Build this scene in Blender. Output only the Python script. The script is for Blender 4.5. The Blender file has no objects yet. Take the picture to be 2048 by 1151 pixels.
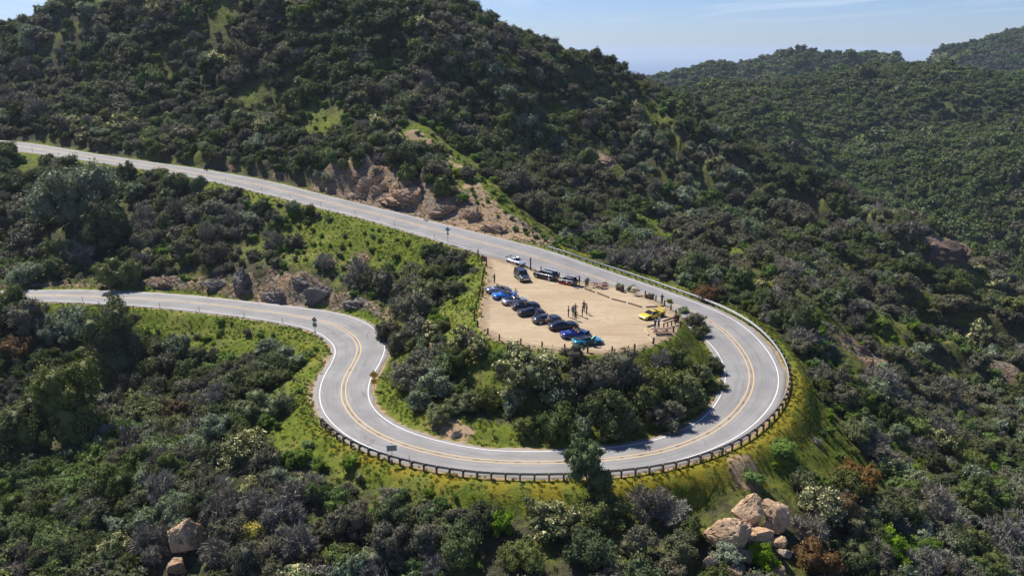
import bpy, bmesh, math, random
import numpy as np
from mathutils import Vector, Matrix, Euler
from mathutils.geometry import delaunay_2d_cdt
R = math.radians
SC = bpy.context.scene
COL = SC.collection
rng = np.random.default_rng(7)
random.seed(7)

# ---------------------------------------------------------------- camera
CAM_Z, PITCH, FPX = 38.0, R(16.6), 1593.0
cam = bpy.data.cameras.new('camera'); cam.sensor_width = 36.0; cam.lens = 28.0
cam.clip_start = 0.5; cam.clip_end = 90000
co = bpy.data.objects.new('camera', cam); COL.objects.link(co)
co.location = (0, 0, CAM_Z); co.rotation_euler = (R(90) - PITCH, 0, 0)
SC.camera = co
# ---------------------------------------------------------------- light
SUN_EL, SUN_AZ = R(52), R(-42)          # azimuth from +Y towards +X
sl = bpy.data.lights.new('sun', 'SUN'); sl.energy = 5.0; sl.angle = R(0.5); sl.color = (1.0, 0.957, 0.90)
so = bpy.data.objects.new('sun', sl); COL.objects.link(so)
sd = Vector((math.sin(SUN_AZ)*math.cos(SUN_EL), math.cos(SUN_AZ)*math.cos(SUN_EL), math.sin(SUN_EL)))
so.rotation_euler = sd.to_track_quat('Z', 'Y').to_euler()
W = bpy.data.worlds.new('World'); SC.world = W; W.use_nodes = True
nt = W.node_tree; nt.nodes.clear()
def wn(t, **k):
    n = nt.nodes.new(t)
    for a, b in k.items(): setattr(n, a, b)
    return n
out = wn('ShaderNodeOutputWorld'); bg = wn('ShaderNodeBackground'); bg.inputs[1].default_value = 0.07
sky = wn('ShaderNodeTexSky', sky_type='NISHITA', sun_disc=False, sun_elevation=SUN_EL, sun_rotation=SUN_AZ,
         altitude=400, air_density=1.0, dust_density=0.2, ozone_density=3.5)
# thin high cloud, by direction of view
tc = wn('ShaderNodeTexCoord'); sep = wn('ShaderNodeSeparateXYZ'); nt.links.new(tc.outputs['Generated'], sep.inputs[0])
def wmath(op, a, b=None, clamp=False):
    n = wn('ShaderNodeMath', operation=op); n.use_clamp = clamp
    for i, v in enumerate((a, b)):
        if v is None: continue
        if isinstance(v, (int, float)): n.inputs[i].default_value = v
        else: nt.links.new(v, n.inputs[i])
    return n.outputs[0]
zz = wmath('MAXIMUM', sep.outputs[2], 0.03)
cx = wmath('DIVIDE', sep.outputs[0], zz); cy = wmath('DIVIDE', sep.outputs[1], zz)
comb = wn('ShaderNodeCombineXYZ'); nt.links.new(cx, comb.inputs[0]); nt.links.new(wmath('MULTIPLY', cy, 0.22), comb.inputs[1])
noi = wn('ShaderNodeTexNoise'); noi.inputs['Scale'].default_value = 0.35; noi.inputs['Detail'].default_value = 7
noi.inputs['Roughness'].default_value = 0.5; noi.inputs['Distortion'].default_value = 0.6
nt.links.new(comb.outputs[0], noi.inputs['Vector'])
cr = wn('ShaderNodeMapRange'); cr.inputs[1].default_value = 0.50; cr.inputs[2].default_value = 0.66; cr.inputs[3].default_value = 0; cr.inputs[4].default_value = 0.5
nt.links.new(noi.outputs[0], cr.inputs[0])
mixc = wn('ShaderNodeMixRGB'); mixc.inputs[2].default_value = (8.2, 9.0, 10.6, 1)
fade = wn('ShaderNodeMapRange'); fade.inputs[1].default_value = 0.025; fade.inputs[2].default_value = 0.055; nt.links.new(sep.outputs[2], fade.inputs[0])
nt.links.new(wmath('MULTIPLY', cr.outputs[0], fade.outputs[0]), mixc.inputs[0]); tint = wn('ShaderNodeMixRGB', blend_type='MULTIPLY'); tint.inputs[0].default_value = 1.0; tint.inputs[2].default_value = (0.73, 0.855, 1.23, 1)
nt.links.new(sky.outputs[0], tint.inputs[1]); nt.links.new(tint.outputs[0], mixc.inputs[1])
nt.links.new(mixc.outputs[0], bg.inputs[0]); nt.links.new(bg.outputs[0], out.inputs[0])
# ---------------------------------------------------------------- exposure
SC.view_settings.view_transform = 'Standard'; SC.view_settings.look = 'None'
SC.view_settings.exposure = 0.5; SC.view_settings.gamma = 1.0; SC.view_settings.use_curve_mapping = False
SC.render.engine = 'CYCLES'
SC.cycles.max_bounces = 5; SC.cycles.diffuse_bounces = 2; SC.cycles.glossy_bounces = 2; SC.cycles.transparent_max_bounces = 4
SC.cycles.volume_bounces = 0; SC.cycles.transmission_bounces = 2
SC.cycles.use_denoising = True

# ================================================================ helpers
def tag(o, label=None, cat=None, group=None, kind=None):
    if label: o['label'] = label
    if cat: o['category'] = cat
    if group: o['group'] = group
    if kind: o['kind'] = kind
    return o
def link(o, parent=None):
    COL.objects.link(o)
    if parent is not None: o.parent = parent
    return o
def empty(name, loc=(0, 0, 0), rz=0.0):
    o = bpy.data.objects.new(name, None); COL.objects.link(o)
    o.empty_display_size = 0.3; o.location = loc; o.rotation_euler = (0, 0, rz)
    return o
def mesh_np(name, V, F, mats=(), parent=None, smooth=False, add=True):
    me = bpy.data.meshes.new(name)
    V = np.asarray(V, dtype=np.float32)
    if isinstance(F, np.ndarray):
        n, k = F.shape
        me.vertices.add(len(V)); me.vertices.foreach_set('co', V.ravel())
        me.loops.add(n*k); me.loops.foreach_set('vertex_index', F.astype(np.int32).ravel())
        me.polygons.add(n); me.polygons.foreach_set('loop_start', np.arange(0, n*k, k, dtype=np.int32))
        try: me.polygons.foreach_set('loop_total', np.full(n, k, dtype=np.int32))
        except Exception: pass
        me.update(calc_edges=True)
    else:
        me.from_pydata([tuple(v) for v in V], [], [tuple(f) for f in F]); me.update()
    for m in mats: me.materials.append(m)
    if smooth: me.polygons.foreach_set('use_smooth', np.ones(len(me.polygons), dtype=bool))
    if not add: return me
    o = bpy.data.objects.new(name, me)
    return link(o, parent)
class MB:
    """collects simple shapes, then links them as one mesh object"""
    def __init__(s): s.bm = bmesh.new()
    def _new(s, r, M, mi):
        bmesh.ops.transform(s.bm, matrix=M, verts=r)
        for f in {f for v in r for f in v.link_faces}: f.material_index = mi
        return r
    def box(s, c, d, rot=(0, 0, 0), mi=0, bev=0.0, taper=None):
        g = bmesh.ops.create_cube(s.bm, size=1.0); r = g['verts']
        if taper is not None:
            for v in r:
                if v.co.z > 0: v.co.x *= taper[0]; v.co.y *= taper[1]
        s._new(r, Matrix.Translation(c) @ Euler(rot).to_matrix().to_4x4() @ Matrix.Diagonal((*d, 1)), mi)
        if bev:
            es = {e for v in r for e in v.link_edges}
            bmesh.ops.bevel(s.bm, geom=list(es), offset=bev, segments=1, affect='EDGES')
        return s
    def cyl(s, a, b, r0, r1=None, n=10, mi=0, caps=True):
        a = Vector(a); b = Vector(b); d = b - a; r1 = r0 if r1 is None else r1
        g = bmesh.ops.create_cone(s.bm, cap_ends=caps, segments=n, radius1=r0, radius2=r1, depth=d.length)
        s._new(g['verts'], Matrix.Translation((a+b)/2) @ d.to_track_quat('Z', 'Y').to_matrix().to_4x4(), mi)
        return s
    def ico(s, c, r, sub=2, mi=0, rot=(0, 0, 0)):
        g = bmesh.ops.create_icosphere(s.bm, subdivisions=sub, radius=1.0)
        r = (r, r, r) if isinstance(r, (int, float)) else r
        s._new(g['verts'], Matrix.Translation(c) @ Euler(rot).to_matrix().to_4x4() @ Matrix.Diagonal((*r, 1)), mi)
        return s
    def poly(s, pts, mi=0):
        f = s.bm.faces.new([s.bm.verts.new(p) for p in pts]); f.material_index = mi; return s
    def prism(s, pts, axis, d0, d1, mi=0):
        """pts 2-D outline; axis 'y': (x,z) extruded along y from d0 to d1; 'x': (y,z); 'z': (x,y)"""
        def P(p, d): return {'y': (p[0], d, p[1]), 'x': (d, p[0], p[1]), 'z': (p[0], p[1], d)}[axis]
        a = [s.bm.verts.new(P(p, d0)) for p in pts]; b = [s.bm.verts.new(P(p, d1)) for p in pts]
        fs = [s.bm.faces.new(a), s.bm.faces.new(b[::-1])]
        for i in range(len(pts)):
            j = (i+1) % len(pts); fs.append(s.bm.faces.new((a[j], a[i], b[i], b[j])))
        for f in fs: f.material_index = mi
        bmesh.ops.recalc_face_normals(s.bm, faces=fs)
        return s
    def grid(s, rows, mi=0, close=False, smooth=False):
        vr = [[s.bm.verts.new(p) for p in r] for r in rows]
        for a, b in zip(vr[:-1], vr[1:]):
            m = len(a); rngj = range(m if close else m-1)
            for j in rngj:
                k = (j+1) % m
                try:
                    f = s.bm.faces.new((a[j], a[k], b[k], b[j])); f.material_index = mi; f.smooth = smooth
                except ValueError: pass
        return vr
    def mesh(s, name, mats, smooth=False):
        me = bpy.data.meshes.new(name); s.bm.to_mesh(me); s.bm.free()
        for m in (mats if isinstance(mats, (list, tuple)) else [mats]): me.materials.append(m)
        if smooth: me.polygons.foreach_set('use_smooth', np.ones(len(me.polygons), dtype=bool))
        return me
    def build(s, name, mats, parent=None, smooth=False):
        return link(bpy.data.objects.new(name, s.mesh(name, mats, smooth)), parent)
def copy_tree(o, parent=None):
    c = o.copy(); COL.objects.link(c)
    if parent is not None: c.parent = parent
    for ch in o.children: copy_tree(ch, c)
    return c

# ---- materials
class NT:
    def __init__(s, name):
        s.m = bpy.data.materials.new(name); s.m.use_nodes = True; s.t = s.m.node_tree
        s.b = s.t.nodes['Principled BSDF']; s.o = s.t.nodes['Material Output']
    def n(s, t, **k):
        x = s.t.nodes.new(t)
        for a, b in k.items(): setattr(x, a, b)
        return x
    def l(s, a, b): s.t.links.new(a, b)
    def put(s, sock, v):
        if isinstance(v, (int, float)): sock.default_value = v
        elif isinstance(v, (tuple, list)): sock.default_value = (*v, 1) if len(v) == 3 and len(sock.default_value) == 4 else v
        else: s.l(v, sock)
    def math(s, op, a, b=0.0, clamp=False):
        x = s.n('ShaderNodeMath', operation=op); x.use_clamp = clamp; s.put(x.inputs[0], a); s.put(x.inputs[1], b); return x.outputs[0]
    def mix(s, f, a, b, mode='MIX'):
        x = s.n('ShaderNodeMixRGB', blend_type=mode); s.put(x.inputs[0], f); s.put(x.inputs[1], a); s.put(x.inputs[2], b); return x.outputs[0]
    def ramp(s, v, lo, hi, a=0.0, b=1.0):
        x = s.n('ShaderNodeMapRange'); x.interpolation_type = 'SMOOTHSTEP'
        for i, q in enumerate((v, lo, hi, a, b)): s.put(x.inputs[i], q)
        return x.outputs[0]
    def noise(s, scale, detail=4, rough=0.55, vec=None, dist=0.0):
        x = s.n('ShaderNodeTexNoise'); x.inputs['Scale'].default_value = scale; x.inputs['Detail'].default_value = detail
        x.inputs['Roughness'].default_value = rough; x.inputs['Distortion'].default_value = dist
        s.l(vec if vec is not None else s.pos(), x.inputs['Vector']); return x.outputs[0]
    def pos(s):
        if not hasattr(s, '_p'): s._p = s.n('ShaderNodeNewGeometry').outputs['Position']
        return s._p
    def obj(s):
        if not hasattr(s, '_ob'): s._ob = s.n('ShaderNodeTexCoord').outputs['Object']
        return s._ob
    def bump(s, h, strength=0.5, dist=0.1):
        x = s.n('ShaderNodeBump'); x.inputs['Strength'].default_value = strength; x.inputs['Distance'].default_value = dist
        s.l(h, x.inputs['Height']); s.l(x.outputs[0], s.b.inputs['Normal'])
    def attr(s, name):
        x = s.n('ShaderNodeAttribute'); x.attribute_name = name; return x
    def set(s, **k):
        for a, v in k.items(): s.put(s.b.inputs[{'col': 'Base Color', 'rough': 'Roughness', 'metal': 'Metallic', 'spec': 'Specular IOR Level',
              'coat': 'Coat Weight', 'alpha': 'Alpha', 'trans': 'Transmission Weight'}[a]], v)
        return s
def simple(name, col, rough=0.6, metal=0.0, var=0.12, scale=6.0, **k):
    m = NT(name); nz = m.noise(scale, 4, vec=m.obj())
    c = m.mix(m.ramp(nz, 0.3, 0.7), tuple(x*(1-var) for x in col), tuple(min(1, x*(1+var)) for x in col))
    m.set(col=c, rough=rough, metal=metal, **k); return m.m

# ---- image <-> world
CP, SP = math.cos(PITCH), math.sin(PITCH)
def ray(u, v):
    a = (np.asarray(u, float) - 1024)/FPX; b = -(np.asarray(v, float) - 575.5)/FPX
    return np.stack([a, CP + b*SP, -SP + b*CP], -1)
def at_z(u, v, z):
    d = ray(u, v); t = (z - CAM_Z)/d[..., 2]
    return np.stack([d[..., 0]*t, d[..., 1]*t, np.broadcast_to(z, t.shape)], -1)
def at_y(u, v, y):
    d = ray(u, v); t = y/d[1]; return (d[0]*t, y, CAM_Z + d[2]*t)
def project(P):
    P = np.asarray(P, float); x, y, z = P[..., 0], P[..., 1], P[..., 2] - CAM_Z
    f = y*CP - z*SP; up = y*SP + z*CP
    return 1024 + FPX*x/f, 575.5 - FPX*up/f, f
def vnoise(x, y, seed=0):
    xi = np.floor(x).astype(np.int64); yi = np.floor(y).astype(np.int64); fx = x - xi; fy = y - yi
    fx = fx*fx*fx*(fx*(6*fx-15)+10); fy = fy*fy*fy*(fy*(6*fy-15)+10)
    def h(a, b):
        n = (a*374761393 + b*668265263 + seed*1442695041) & 0x7fffffff
        n = ((n ^ (n >> 13))*1274126177) & 0x7fffffff
        return ((n ^ (n >> 16)) & 0xffff)/32767.5 - 1.0
    return (h(xi, yi)*(1-fx)+h(xi+1, yi)*fx)*(1-fy) + (h(xi, yi+1)*(1-fx)+h(xi+1, yi+1)*fx)*fy
def fbm(x, y, sc, oct=4, seed=0, gain=0.5):
    s = 0; a = 1.0; f = 1.0/sc
    for i in range(oct): s = s + a*vnoise(x*f + 17.3*i, y*f - 9.1*i, seed+i); a *= gain; f *= 2.03
    return s
def sstep(x, a, b):
    t = np.clip((x-a)/(b-a), 0, 1); return t*t*(3-2*t)
def rbf(P, lam=0.05, shape=1.0):
    P = np.asarray(P, float); xy = P[:, :2]; z = P[:, 2]; n = len(P)
    D = np.sqrt(((xy[:, None]-xy[None])**2).sum(-1) + shape**2)
    A = np.zeros((n+3, n+3)); A[:n, :n] = -D + lam*np.eye(n); A[:n, n] = 1; A[:n, n+1:] = xy; A[n, :n] = 1; A[n+1:, :n] = xy.T
    w = np.linalg.lstsq(A, np.r_[z, 0, 0, 0], rcond=None)[0]
    def f(x, y):
        sh = x.shape; x = x.ravel(); y = y.ravel(); o = np.empty(len(x))
        for i in range(0, len(x), 8000):
            q = np.stack([x[i:i+8000], y[i:i+8000]], -1)
            d = np.sqrt(((q[:, None]-xy[None])**2).sum(-1) + shape**2)
            o[i:i+8000] = -d @ w[:n] + w[n] + q @ w[n+1:]
        return o.reshape(sh)
    return f
def in_poly(x, y, poly):
    x = np.asarray(x, float); y = np.asarray(y, float); c = np.zeros(x.shape, bool); n = len(poly)
    for i in range(n):
        x0, y0 = poly[i]; x1, y1 = poly[(i+1) % n]
        if y0 == y1: continue
        c ^= ((y0 > y) != (y1 > y)) & (x < (x1-x0)*(y-y0)/(y1-y0) + x0)
    return c

# ================================================================ road geometry
# inner edge line, centre line, outer edge line at matching stations (photo pixels), and the height of the road there
ST = [(-60,290,-60,282,-60,275),(0,293,0,288,0,283),(70,302,70,296,70,290),(174,318,174,313,174,308.5),(261,331,261,327,261,322),
(347,344,347,338,347,332),(434,360.5,434,354,434,347.5),(512,378,512,368,512,359),(599,400.5,599,390,599,381),(686,422.5,686,412,686,403.5),
(772,444,772,432,772,422.5),(860,471,860,457,860,446),(946,499,952,482,950,467),(1010,517,1029,501,1036,489),(1065,532,1080,517,1095,504.5),
(1118,548,1130,534,1145,520),(1158,561,1174,548,1192,536.5),(1206,579,1222,564,1242,553),(1262,601,1280,584,1302,574),(1320,625,1340,606,1362,596),
(1368,645,1390,626,1415,613),(1408,671,1432,649,1460,635),(1430,692,1463,675,1500,662),(1444,714,1489,708,1532,696),(1450,744,1503,740,1556,735),
(1446,777,1503,771,1559,768),(1430,813,1489,804,1550,803),(1400,841,1456,841,1522,839),(1336,875,1410,871,1478,876),(1289,888,1347,896,1410,906),
(1220,901,1275,912,1320,931),(1130,907,1160,923,1190,945),(1045,904,1045,925,1050,949),(960,898,940,920,930,942),(875,883,840,900,815,922),
(822,865,775,878,740,897),(778,845,730,854,690,870),(750,825,700,825,652,835),(736,804,689,802,638,806),(733.5,787,686.5,785,637,787),
(737,771,688,765,643,765),(746,753,697,744.5,655,743),(758,731,708.5,726.5,668,717.5),(766,708,716.5,708.5,672,702),(768,689,719,695,668,690),
(764,670,713,679,656.5,678),(745,650,695,663,634,664),(713,634,668,648.6,604,653),(674,625,634,638.5,570,645),(600,616,575,628,525,637.5),
(512,606,490,616.5,450,627.5),(434,597,420,608,380,619.5),(347,589,335,600,310,613),(243,582,235,594,215,606.5),(149,580.5,149,591,140,603),
(75,580.5,75,590.5,70,601.5),(0,582.5,0,592,0,602),(-80,586,-80,596,-80,607)]
ZK = [(0,13.5),(1,12.6),(5,8.2),(9,3.7),(12,0.75),(13,0.2),(14,-0.35),(15,-1.15),(16,-1.95),(17,-2.65),(18,-3.2),(19,-3.5),(20,-3.75),(22,-4.15),(25,-4.9),(28,-6),(31,-6.9),(35,-7.5),(40,-8),(45,-8.3),(50,-8.5),(57,-8.6)]
ST = np.array(ST, float); NS = len(ST); SUB = 10
tq = np.linspace(0, NS-1, (NS-1)*SUB+1)
def catmull(P, t):
    i = np.clip(np.floor(t).astype(int), 0, len(P)-2); f = (t-i)[:, None]
    g = lambda k: P[np.clip(i+k, 0, len(P)-1)]
    a, b, c, d = g(-1), g(0), g(1), g(2)
    return 0.5*((2*b) + (c-a)*f + (2*a-5*b+4*c-d)*f*f + (3*b-a-3*c+d)*f**3)
def gsm(A, s):
    k = np.arange(-int(3*s), int(3*s)+1); w = np.exp(-k*k/(2*s*s)); w /= w.sum(); p = len(k)//2
    A = np.asarray(A, float); one = A.ndim == 1
    if one: A = A[:, None]
    B = np.concatenate([2*A[0]-A[1:p+1][::-1], A, 2*A[-1]-A[-p-1:-1][::-1]])
    o = np.stack([np.convolve(B[:, j], w, 'valid') for j in range(A.shape[1])], -1)
    return o[:, 0] if one else o
ZR = gsm(np.interp(tq, [k[0] for k in ZK], [k[1] for k in ZK]), 9)
def edge_line(c, s):
    px = catmull(ST[:, c:c+2], tq); return gsm(at_z(px[:, 0], px[:, 1], ZR), s)
RI, RC, RO = edge_line(0, 6), edge_line(2, 5), edge_line(4, 6)
# even spacing along the centre line
sg = np.r_[0, np.cumsum(np.linalg.norm(np.diff(RC[:, :2], axis=0), axis=1))]
RL = sg[-1]; sn = np.arange(0, RL, 0.8)
rs = lambda A: np.stack([np.interp(sn, sg, A[:, k]) for k in range(3)], -1)
RI, RC, RO = rs(RI), rs(RC), rs(RO); STN = np.interp(sn, sg, tq)
tang = np.gradient(RC[:, :2], axis=0); tang /= np.linalg.norm(tang, axis=1)[:, None]
nrm = np.stack([-tang[:, 1], tang[:, 0]], -1)                     # to the left of travel = outer side at the start
# lateral offsets measured along the normal, smoothed, so the ribbon stays clean
def lateral(E):
    w = np.empty(len(RC))
    for i in range(len(RC)):
        j = slice(max(0, i-25), i+26); d = E[j, :2]-RC[i, :2]
        k = np.argmin(np.abs(d @ tang[i])); w[i] = abs(d[k] @ nrm[i])
    return gsm(w, 8)
WI, WO = np.clip(lateral(RI), 2.6, 6.0), np.clip(lateral(RO), 2.6, 6.0)
def off(o):                                                      # o > 0 outer side
    P = RC.copy(); P[:, :2] += nrm*np.asarray(o)[..., None]*SIDE; return P
SIDE = 1.0 if ((RO[40, :2]-RC[40, :2]) @ nrm[40]) > 0 else -1.0
SHI = 0.55; SHO = np.interp(STN, [0, 12, 15, 22, 30, 36, 40, 44, 57], [0.5, 0.5, 0.9, 1.0, 0.8, 0.7, 0.9, 0.5, 0.5])

# ================================================================ lot outline (photo pixels on z = 0)
LOTPX = [(962,512),(972,526),(978,540),(975,556),(971,575),(965,605),(960,638),(958,653),(968,663),(978,671),(1000,683),(1042,692.5),(1083,697.5),(1129,702.5),(1175,707),
(1224,708),(1268,702),(1303,690),(1338,675),(1355,652),(1360,632),(1342,617),(1317,604),(1276,584),(1234,572),(1182,567),(1117,555),(1067,540.5),(1054,536),
(1040,530),(1020,524),(990,515)]
LOT = at_z(np.array([p[0] for p in LOTPX], float), np.array([p[1] for p in LOTPX], float), 0.0)[:, :2]
def dense(poly, step):
    o = []
    for i in range(len(poly)):
        a, b = poly[i], poly[(i+1) % len(poly)]; n = max(1, int(np.linalg.norm(b-a)/step))
        for k in range(n): o.append(a+(b-a)*k/n)
    return np.array(o)
LOTD = dense(LOT, 0.7); LOTD = np.stack([gsm(np.r_[LOTD[-12:, k], LOTD[:, k], LOTD[:12, k]], 2)[12:-12] for k in (0, 1)], -1)

# ================================================================ terrain height
CT = []
def P(u, v, y):
    p = at_y(u, v, y); CT.append((p[0], p[1], p[2]-(2.2 if y > 240 and v < 420 else 0)))   # the crowns stand above the soil
def X(x, y, z): CT.append((x, y, z))
# main hill crest and beyond the frame
for a in [(-250,110,310),(-100,70,308),(0,48,305),(70,30,302),(135,-2,300),(260,-35,296),(400,-60,290),(550,-60,284),(680,-24,275),(780,12,268),(900,45,280),(1000,78,294),(1100,103,308),
          (1190,124,319),(1270,164,327),(1330,180,328),(1400,218,330),(1450,253,329),(1500,292,326),(1560,338,318),(1620,368,310),(1700,403,299),(1760,418,292),(1830,443,284),(1890,468,276),(1930,492,268),(1990,560,256),(2048,590,248),(2150,650,236)]: P(*a)
# behind the crest
for x, y, z in [(-330,330,22),(-220,345,22),(-170,350,40),(-120,350,60),(-60,350,55),(0,360,40),(60,380,10),(110,390,-20),(150,380,-45),(190,350,-65),(230,320,-78),(270,290,-85),(320,330,-95),(250,400,-90),(120,460,-70),(0,460,-10),(-200,460,20),(-400,460,20),(-420,260,50),(420,250,-95),(420,460,-95)]: X(x, y, z)
# upper road bank and hillside
for a in [(-100,255,250),(0,248,250),(100,262,238),(200,272,230),(300,285,221),(400,298,214),(500,312,207),(600,325,200),(680,335,195),(760,350,191),(830,362,188),(900,392,181),(960,432,172.5),(1020,470,166)]: P(*a)
for a in [(0,150,275),(150,150,268),(300,150,260),(450,160,250),(600,170,243),(700,200,232),(800,240,224),(860,275,214),(930,350,192),(985,412,178),(1040,462,168.5),(1085,484,163.5)]: P(*a)
# opposite slope beyond the trail spur
for a in [(800,130,246),(900,180,244),(1000,200,254),(1000,330,225),(1100,200,276),(1100,300,248),(1100,400,213),(1150,462,184),(1200,300,260),(1200,400,226),(1200,480,184),(1300,250,305),(1300,380,252),(1300,480,212),(1340,540,167),(1400,400,262),(1400,500,210),
          (1420,570,160),(1500,420,264),(1500,520,206),(1520,590,164),(1600,450,262),(1600,560,200),(1700,470,258),(1700,560,210),(1800,500,245),(1800,620,190),(1900,560,228),(1900,700,168),(2000,650,205),(2000,800,146),(2100,900,128)]: P(*a)
# spur right of the bend, falling to the gully
for a in [(1560,606,150),(1610,622,149),(1660,652,146),(1710,690,140),(1750,730,134),(1800,790,125),(1900,900,109),(2000,1000,98),(2100,1100,92),(1620,760,106),(1640,820,99),(1680,900,92),(1740,1000,84),(1800,1100,78),(1950,1100,82),(1700,760,117),(1800,900,104),(1650,700,124)]: P(*a)
X(118,172,-27); X(132,160,-30); X(146,140,-33); X(158,118,-35)
# foreground slope
for a in [(1500,950,80.5),(1490,1010,75.5),(1500,1150,67),(1400,1050,75),(1250,1010,77.5),(1024,1000,78),(1024,1150,67.5),(800,960,83),(800,1080,72),(620,890,89),(560,960,83),(500,1050,76.5),(400,1150,70),(300,1000,82),(150,1100,78),(0,1150,76),(450,850,101),(330,900,96),
          (560,760,113),(500,700,128),(400,660,138),(300,650,141),(200,640,143),(100,640,143),(0,640,142)]: P(*a)
X(-62,120,-16); X(-80,112,-19); X(-95,105,-22); X(-50,124,-14); X(-130,95,-27); X(-75,92,-16); X(-45,104,-13)
X(0,30,-24); X(-80,30,-30); X(80,30,-30); X(160,40,-40); X(-200,60,-34); X(-320,160,10); X(240,120,-60); X(330,180,-85)
# between the roads
for a in [(250,545,161),(400,555,155.5),(500,552,151.5),(580,562,147),(660,590,139.5),(700,610,135),(600,480,165),(450,470,172),(300,450,180),(150,430,188),(0,400,196),(750,520,152),(860,520,149),(900,555,143),(880,600,134),(820,620,132)]: P(*a)
# road and lot edges
for i in range(4, len(RC), 6):
    for o in (-WI[i]-1.0, WO[i]+1.6):
        p = RC[i, :2] + nrm[i]*o*SIDE; CT.append((p[0], p[1], RC[i, 2]-0.1))
for i in range(0, len(LOTD), 5): CT.append((*LOTD[i], -0.05))
HB = rbf(CT, 2.0, 2.0)

def axis(lo, hi, step, l2, h2, g):
    c = list(np.arange(lo, hi+1e-6, step)); s = step
    while c[-1] < h2: s *= g; c.append(c[-1]+s)
    s = step
    while c[0] > l2: s *= g; c.insert(0, c[0]-s)
    return np.array(c)
GX = axis(-120, 120, 0.85, -440, 440, 1.045); GY = axis(62, 215, 0.85, 12, 470, 1.03)
GXX, GYY = np.meshgrid(GX, GY)
flat = lambda a: a.ravel()
def road_dist(x, y):
    """distance outside the pavement, road height, station index, side of nearest point"""
    x = np.asarray(x, float).ravel(); y = np.asarray(y, float).ravel(); D = np.empty(len(x)); Zr = np.empty(len(x)); SG = np.empty(len(x)); II = np.empty(len(x), int)
    for i in range(0, len(x), 6000):
        q = np.stack([x[i:i+6000], y[i:i+6000]], -1)
        d2 = ((q[:, None]-RC[None, :, :2])**2).sum(-1); k = d2.argmin(1); d = np.sqrt(d2[np.arange(len(k)), k])
        s = ((q-RC[k, :2])*nrm[k]).sum(-1)*SIDE
        hw = np.where(s > 0, WO[k]+SHO[k], WI[k]+SHI)
        D[i:i+6000] = d-hw; Zr[i:i+6000] = RC[k, 2]; SG[i:i+6000] = s; II[i:i+6000] = k
    return D, Zr, SG, II
def lot_dist(x, y):
    x = np.asarray(x, float).ravel(); y = np.asarray(y, float).ravel(); D = np.empty(len(x))
    for i in range(0, len(x), 6000):
        q = np.stack([x[i:i+6000], y[i:i+6000]], -1); D[i:i+6000] = np.sqrt(((q[:, None]-LOTD[None])**2).sum(-1)).min(1)
    ins = in_poly(x, y, LOTD); return np.where(ins, -D, D)
def height(x, y):
    sh = x.shape; x = x.ravel(); y = y.ravel()
    z = HB(x, y)
    rd, zr, sgn, ii = road_dist(x, y); ld = lot_dist(x, y)
    free = sstep(np.minimum(rd, ld), 1.5, 12)
    gul = fbm((x*0.8+y*0.25), y*0.35-x*0.2, 26, 3, 5)                # gullies running down the main hill
    far = sstep(y, 165, 215)
    ac = x*0.60+y*0.80; al = x*0.80-y*0.60                            # spurs and gullies that fall to the lower right
    rib = 1-np.abs(fbm(ac+6*vnoise(x/40, y/40, 3), al*0.24, 21, 3, 23))*1.6
    rz = sstep(x, 4, 40)*sstep(y, 125, 160)*(1-sstep(y, 300, 330))
    z = z + free*(fbm(x, y, 22, 4, 11)*1.5 + far*(1-rz)*gul*2.2 + rz*(rib-0.45)*9.0)
    cut = np.where((sgn > 0) & (ii < 170), 1.0, 0.0)                 # broken rock of the cut bank above the upper road
    near = sstep(rd, 0.8, 3)*(1-sstep(rd, 14, 24))
    z = z + cut*near*(np.abs(fbm(x, y, 5.0, 4, 31, 0.62))*2.6-0.6)*np.where((STN[ii] > 7.8) & (ii < 170), 1.0, 0.35)
    low = np.where((sgn < 0) & (ii > 420), 1.0, 0.0)
    z = z + low*sstep(rd, 0.8, 2)*(1-sstep(rd, 7, 12))*(np.abs(fbm(x, y, 3.4, 4, 41, 0.6))*1.2-0.4)
    wr = 1-sstep(rd, np.where(sgn > 0, 1.7, 0.8), np.where(sgn > 0, 5.0, 3.0)); wl = 1-sstep(ld, 0.3, 2.6)
    w0 = (1-wr)*(1-wl)
    z = (wr*wr*(zr-0.10) + wl*wl*(-0.06) + w0*z)/(wr*wr+wl*wl+w0+1e-9)
    # never above the pavement itself
    z = np.where(rd < 0.3, np.minimum(z, zr-0.08), z)
    return z.reshape(sh)
GZ = height(GXX, GYY)
def H(x, y):
    x = np.clip(np.asarray(x, float), GX[0], GX[-1]-1e-3); y = np.clip(np.asarray(y, float), GY[0], GY[-1]-1e-3)
    i = np.clip(np.searchsorted(GX, x)-1, 0, len(GX)-2); j = np.clip(np.searchsorted(GY, y)-1, 0, len(GY)-2)
    fx = (x-GX[i])/(GX[i+1]-GX[i]); fy = (y-GY[j])/(GY[j+1]-GY[j])
    return (GZ[j, i]*(1-fx)+GZ[j, i+1]*fx)*(1-fy)+(GZ[j+1, i]*(1-fx)+GZ[j+1, i+1]*fx)*fy
def Hs(x, y): return float(H(x, y))
TT = np.arange(45, 430, 0.4)
def hit(u, v):
    """where the line of sight through a photo pixel meets the ground"""
    d = ray(u, v); p = d[None]*TT[:, None]; z = CAM_Z+p[:, 2]
    below = z < H(p[:, 0], p[:, 1]); k = int(np.argmax(below)) if below.any() else len(TT)-1
    return Vector((p[k, 0], p[k, 1], Hs(p[k, 0], p[k, 1])))
def visible(x, y, z):
    """can the camera see a point, over the terrain"""
    f = np.linspace(0.35, 0.985, 60)[:, None]
    px, py, pz = x[None]*f, y[None]*f, CAM_Z+(z[None]-CAM_Z)*f
    return ~((H(px, py) > pz+0.2).any(0))

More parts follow.
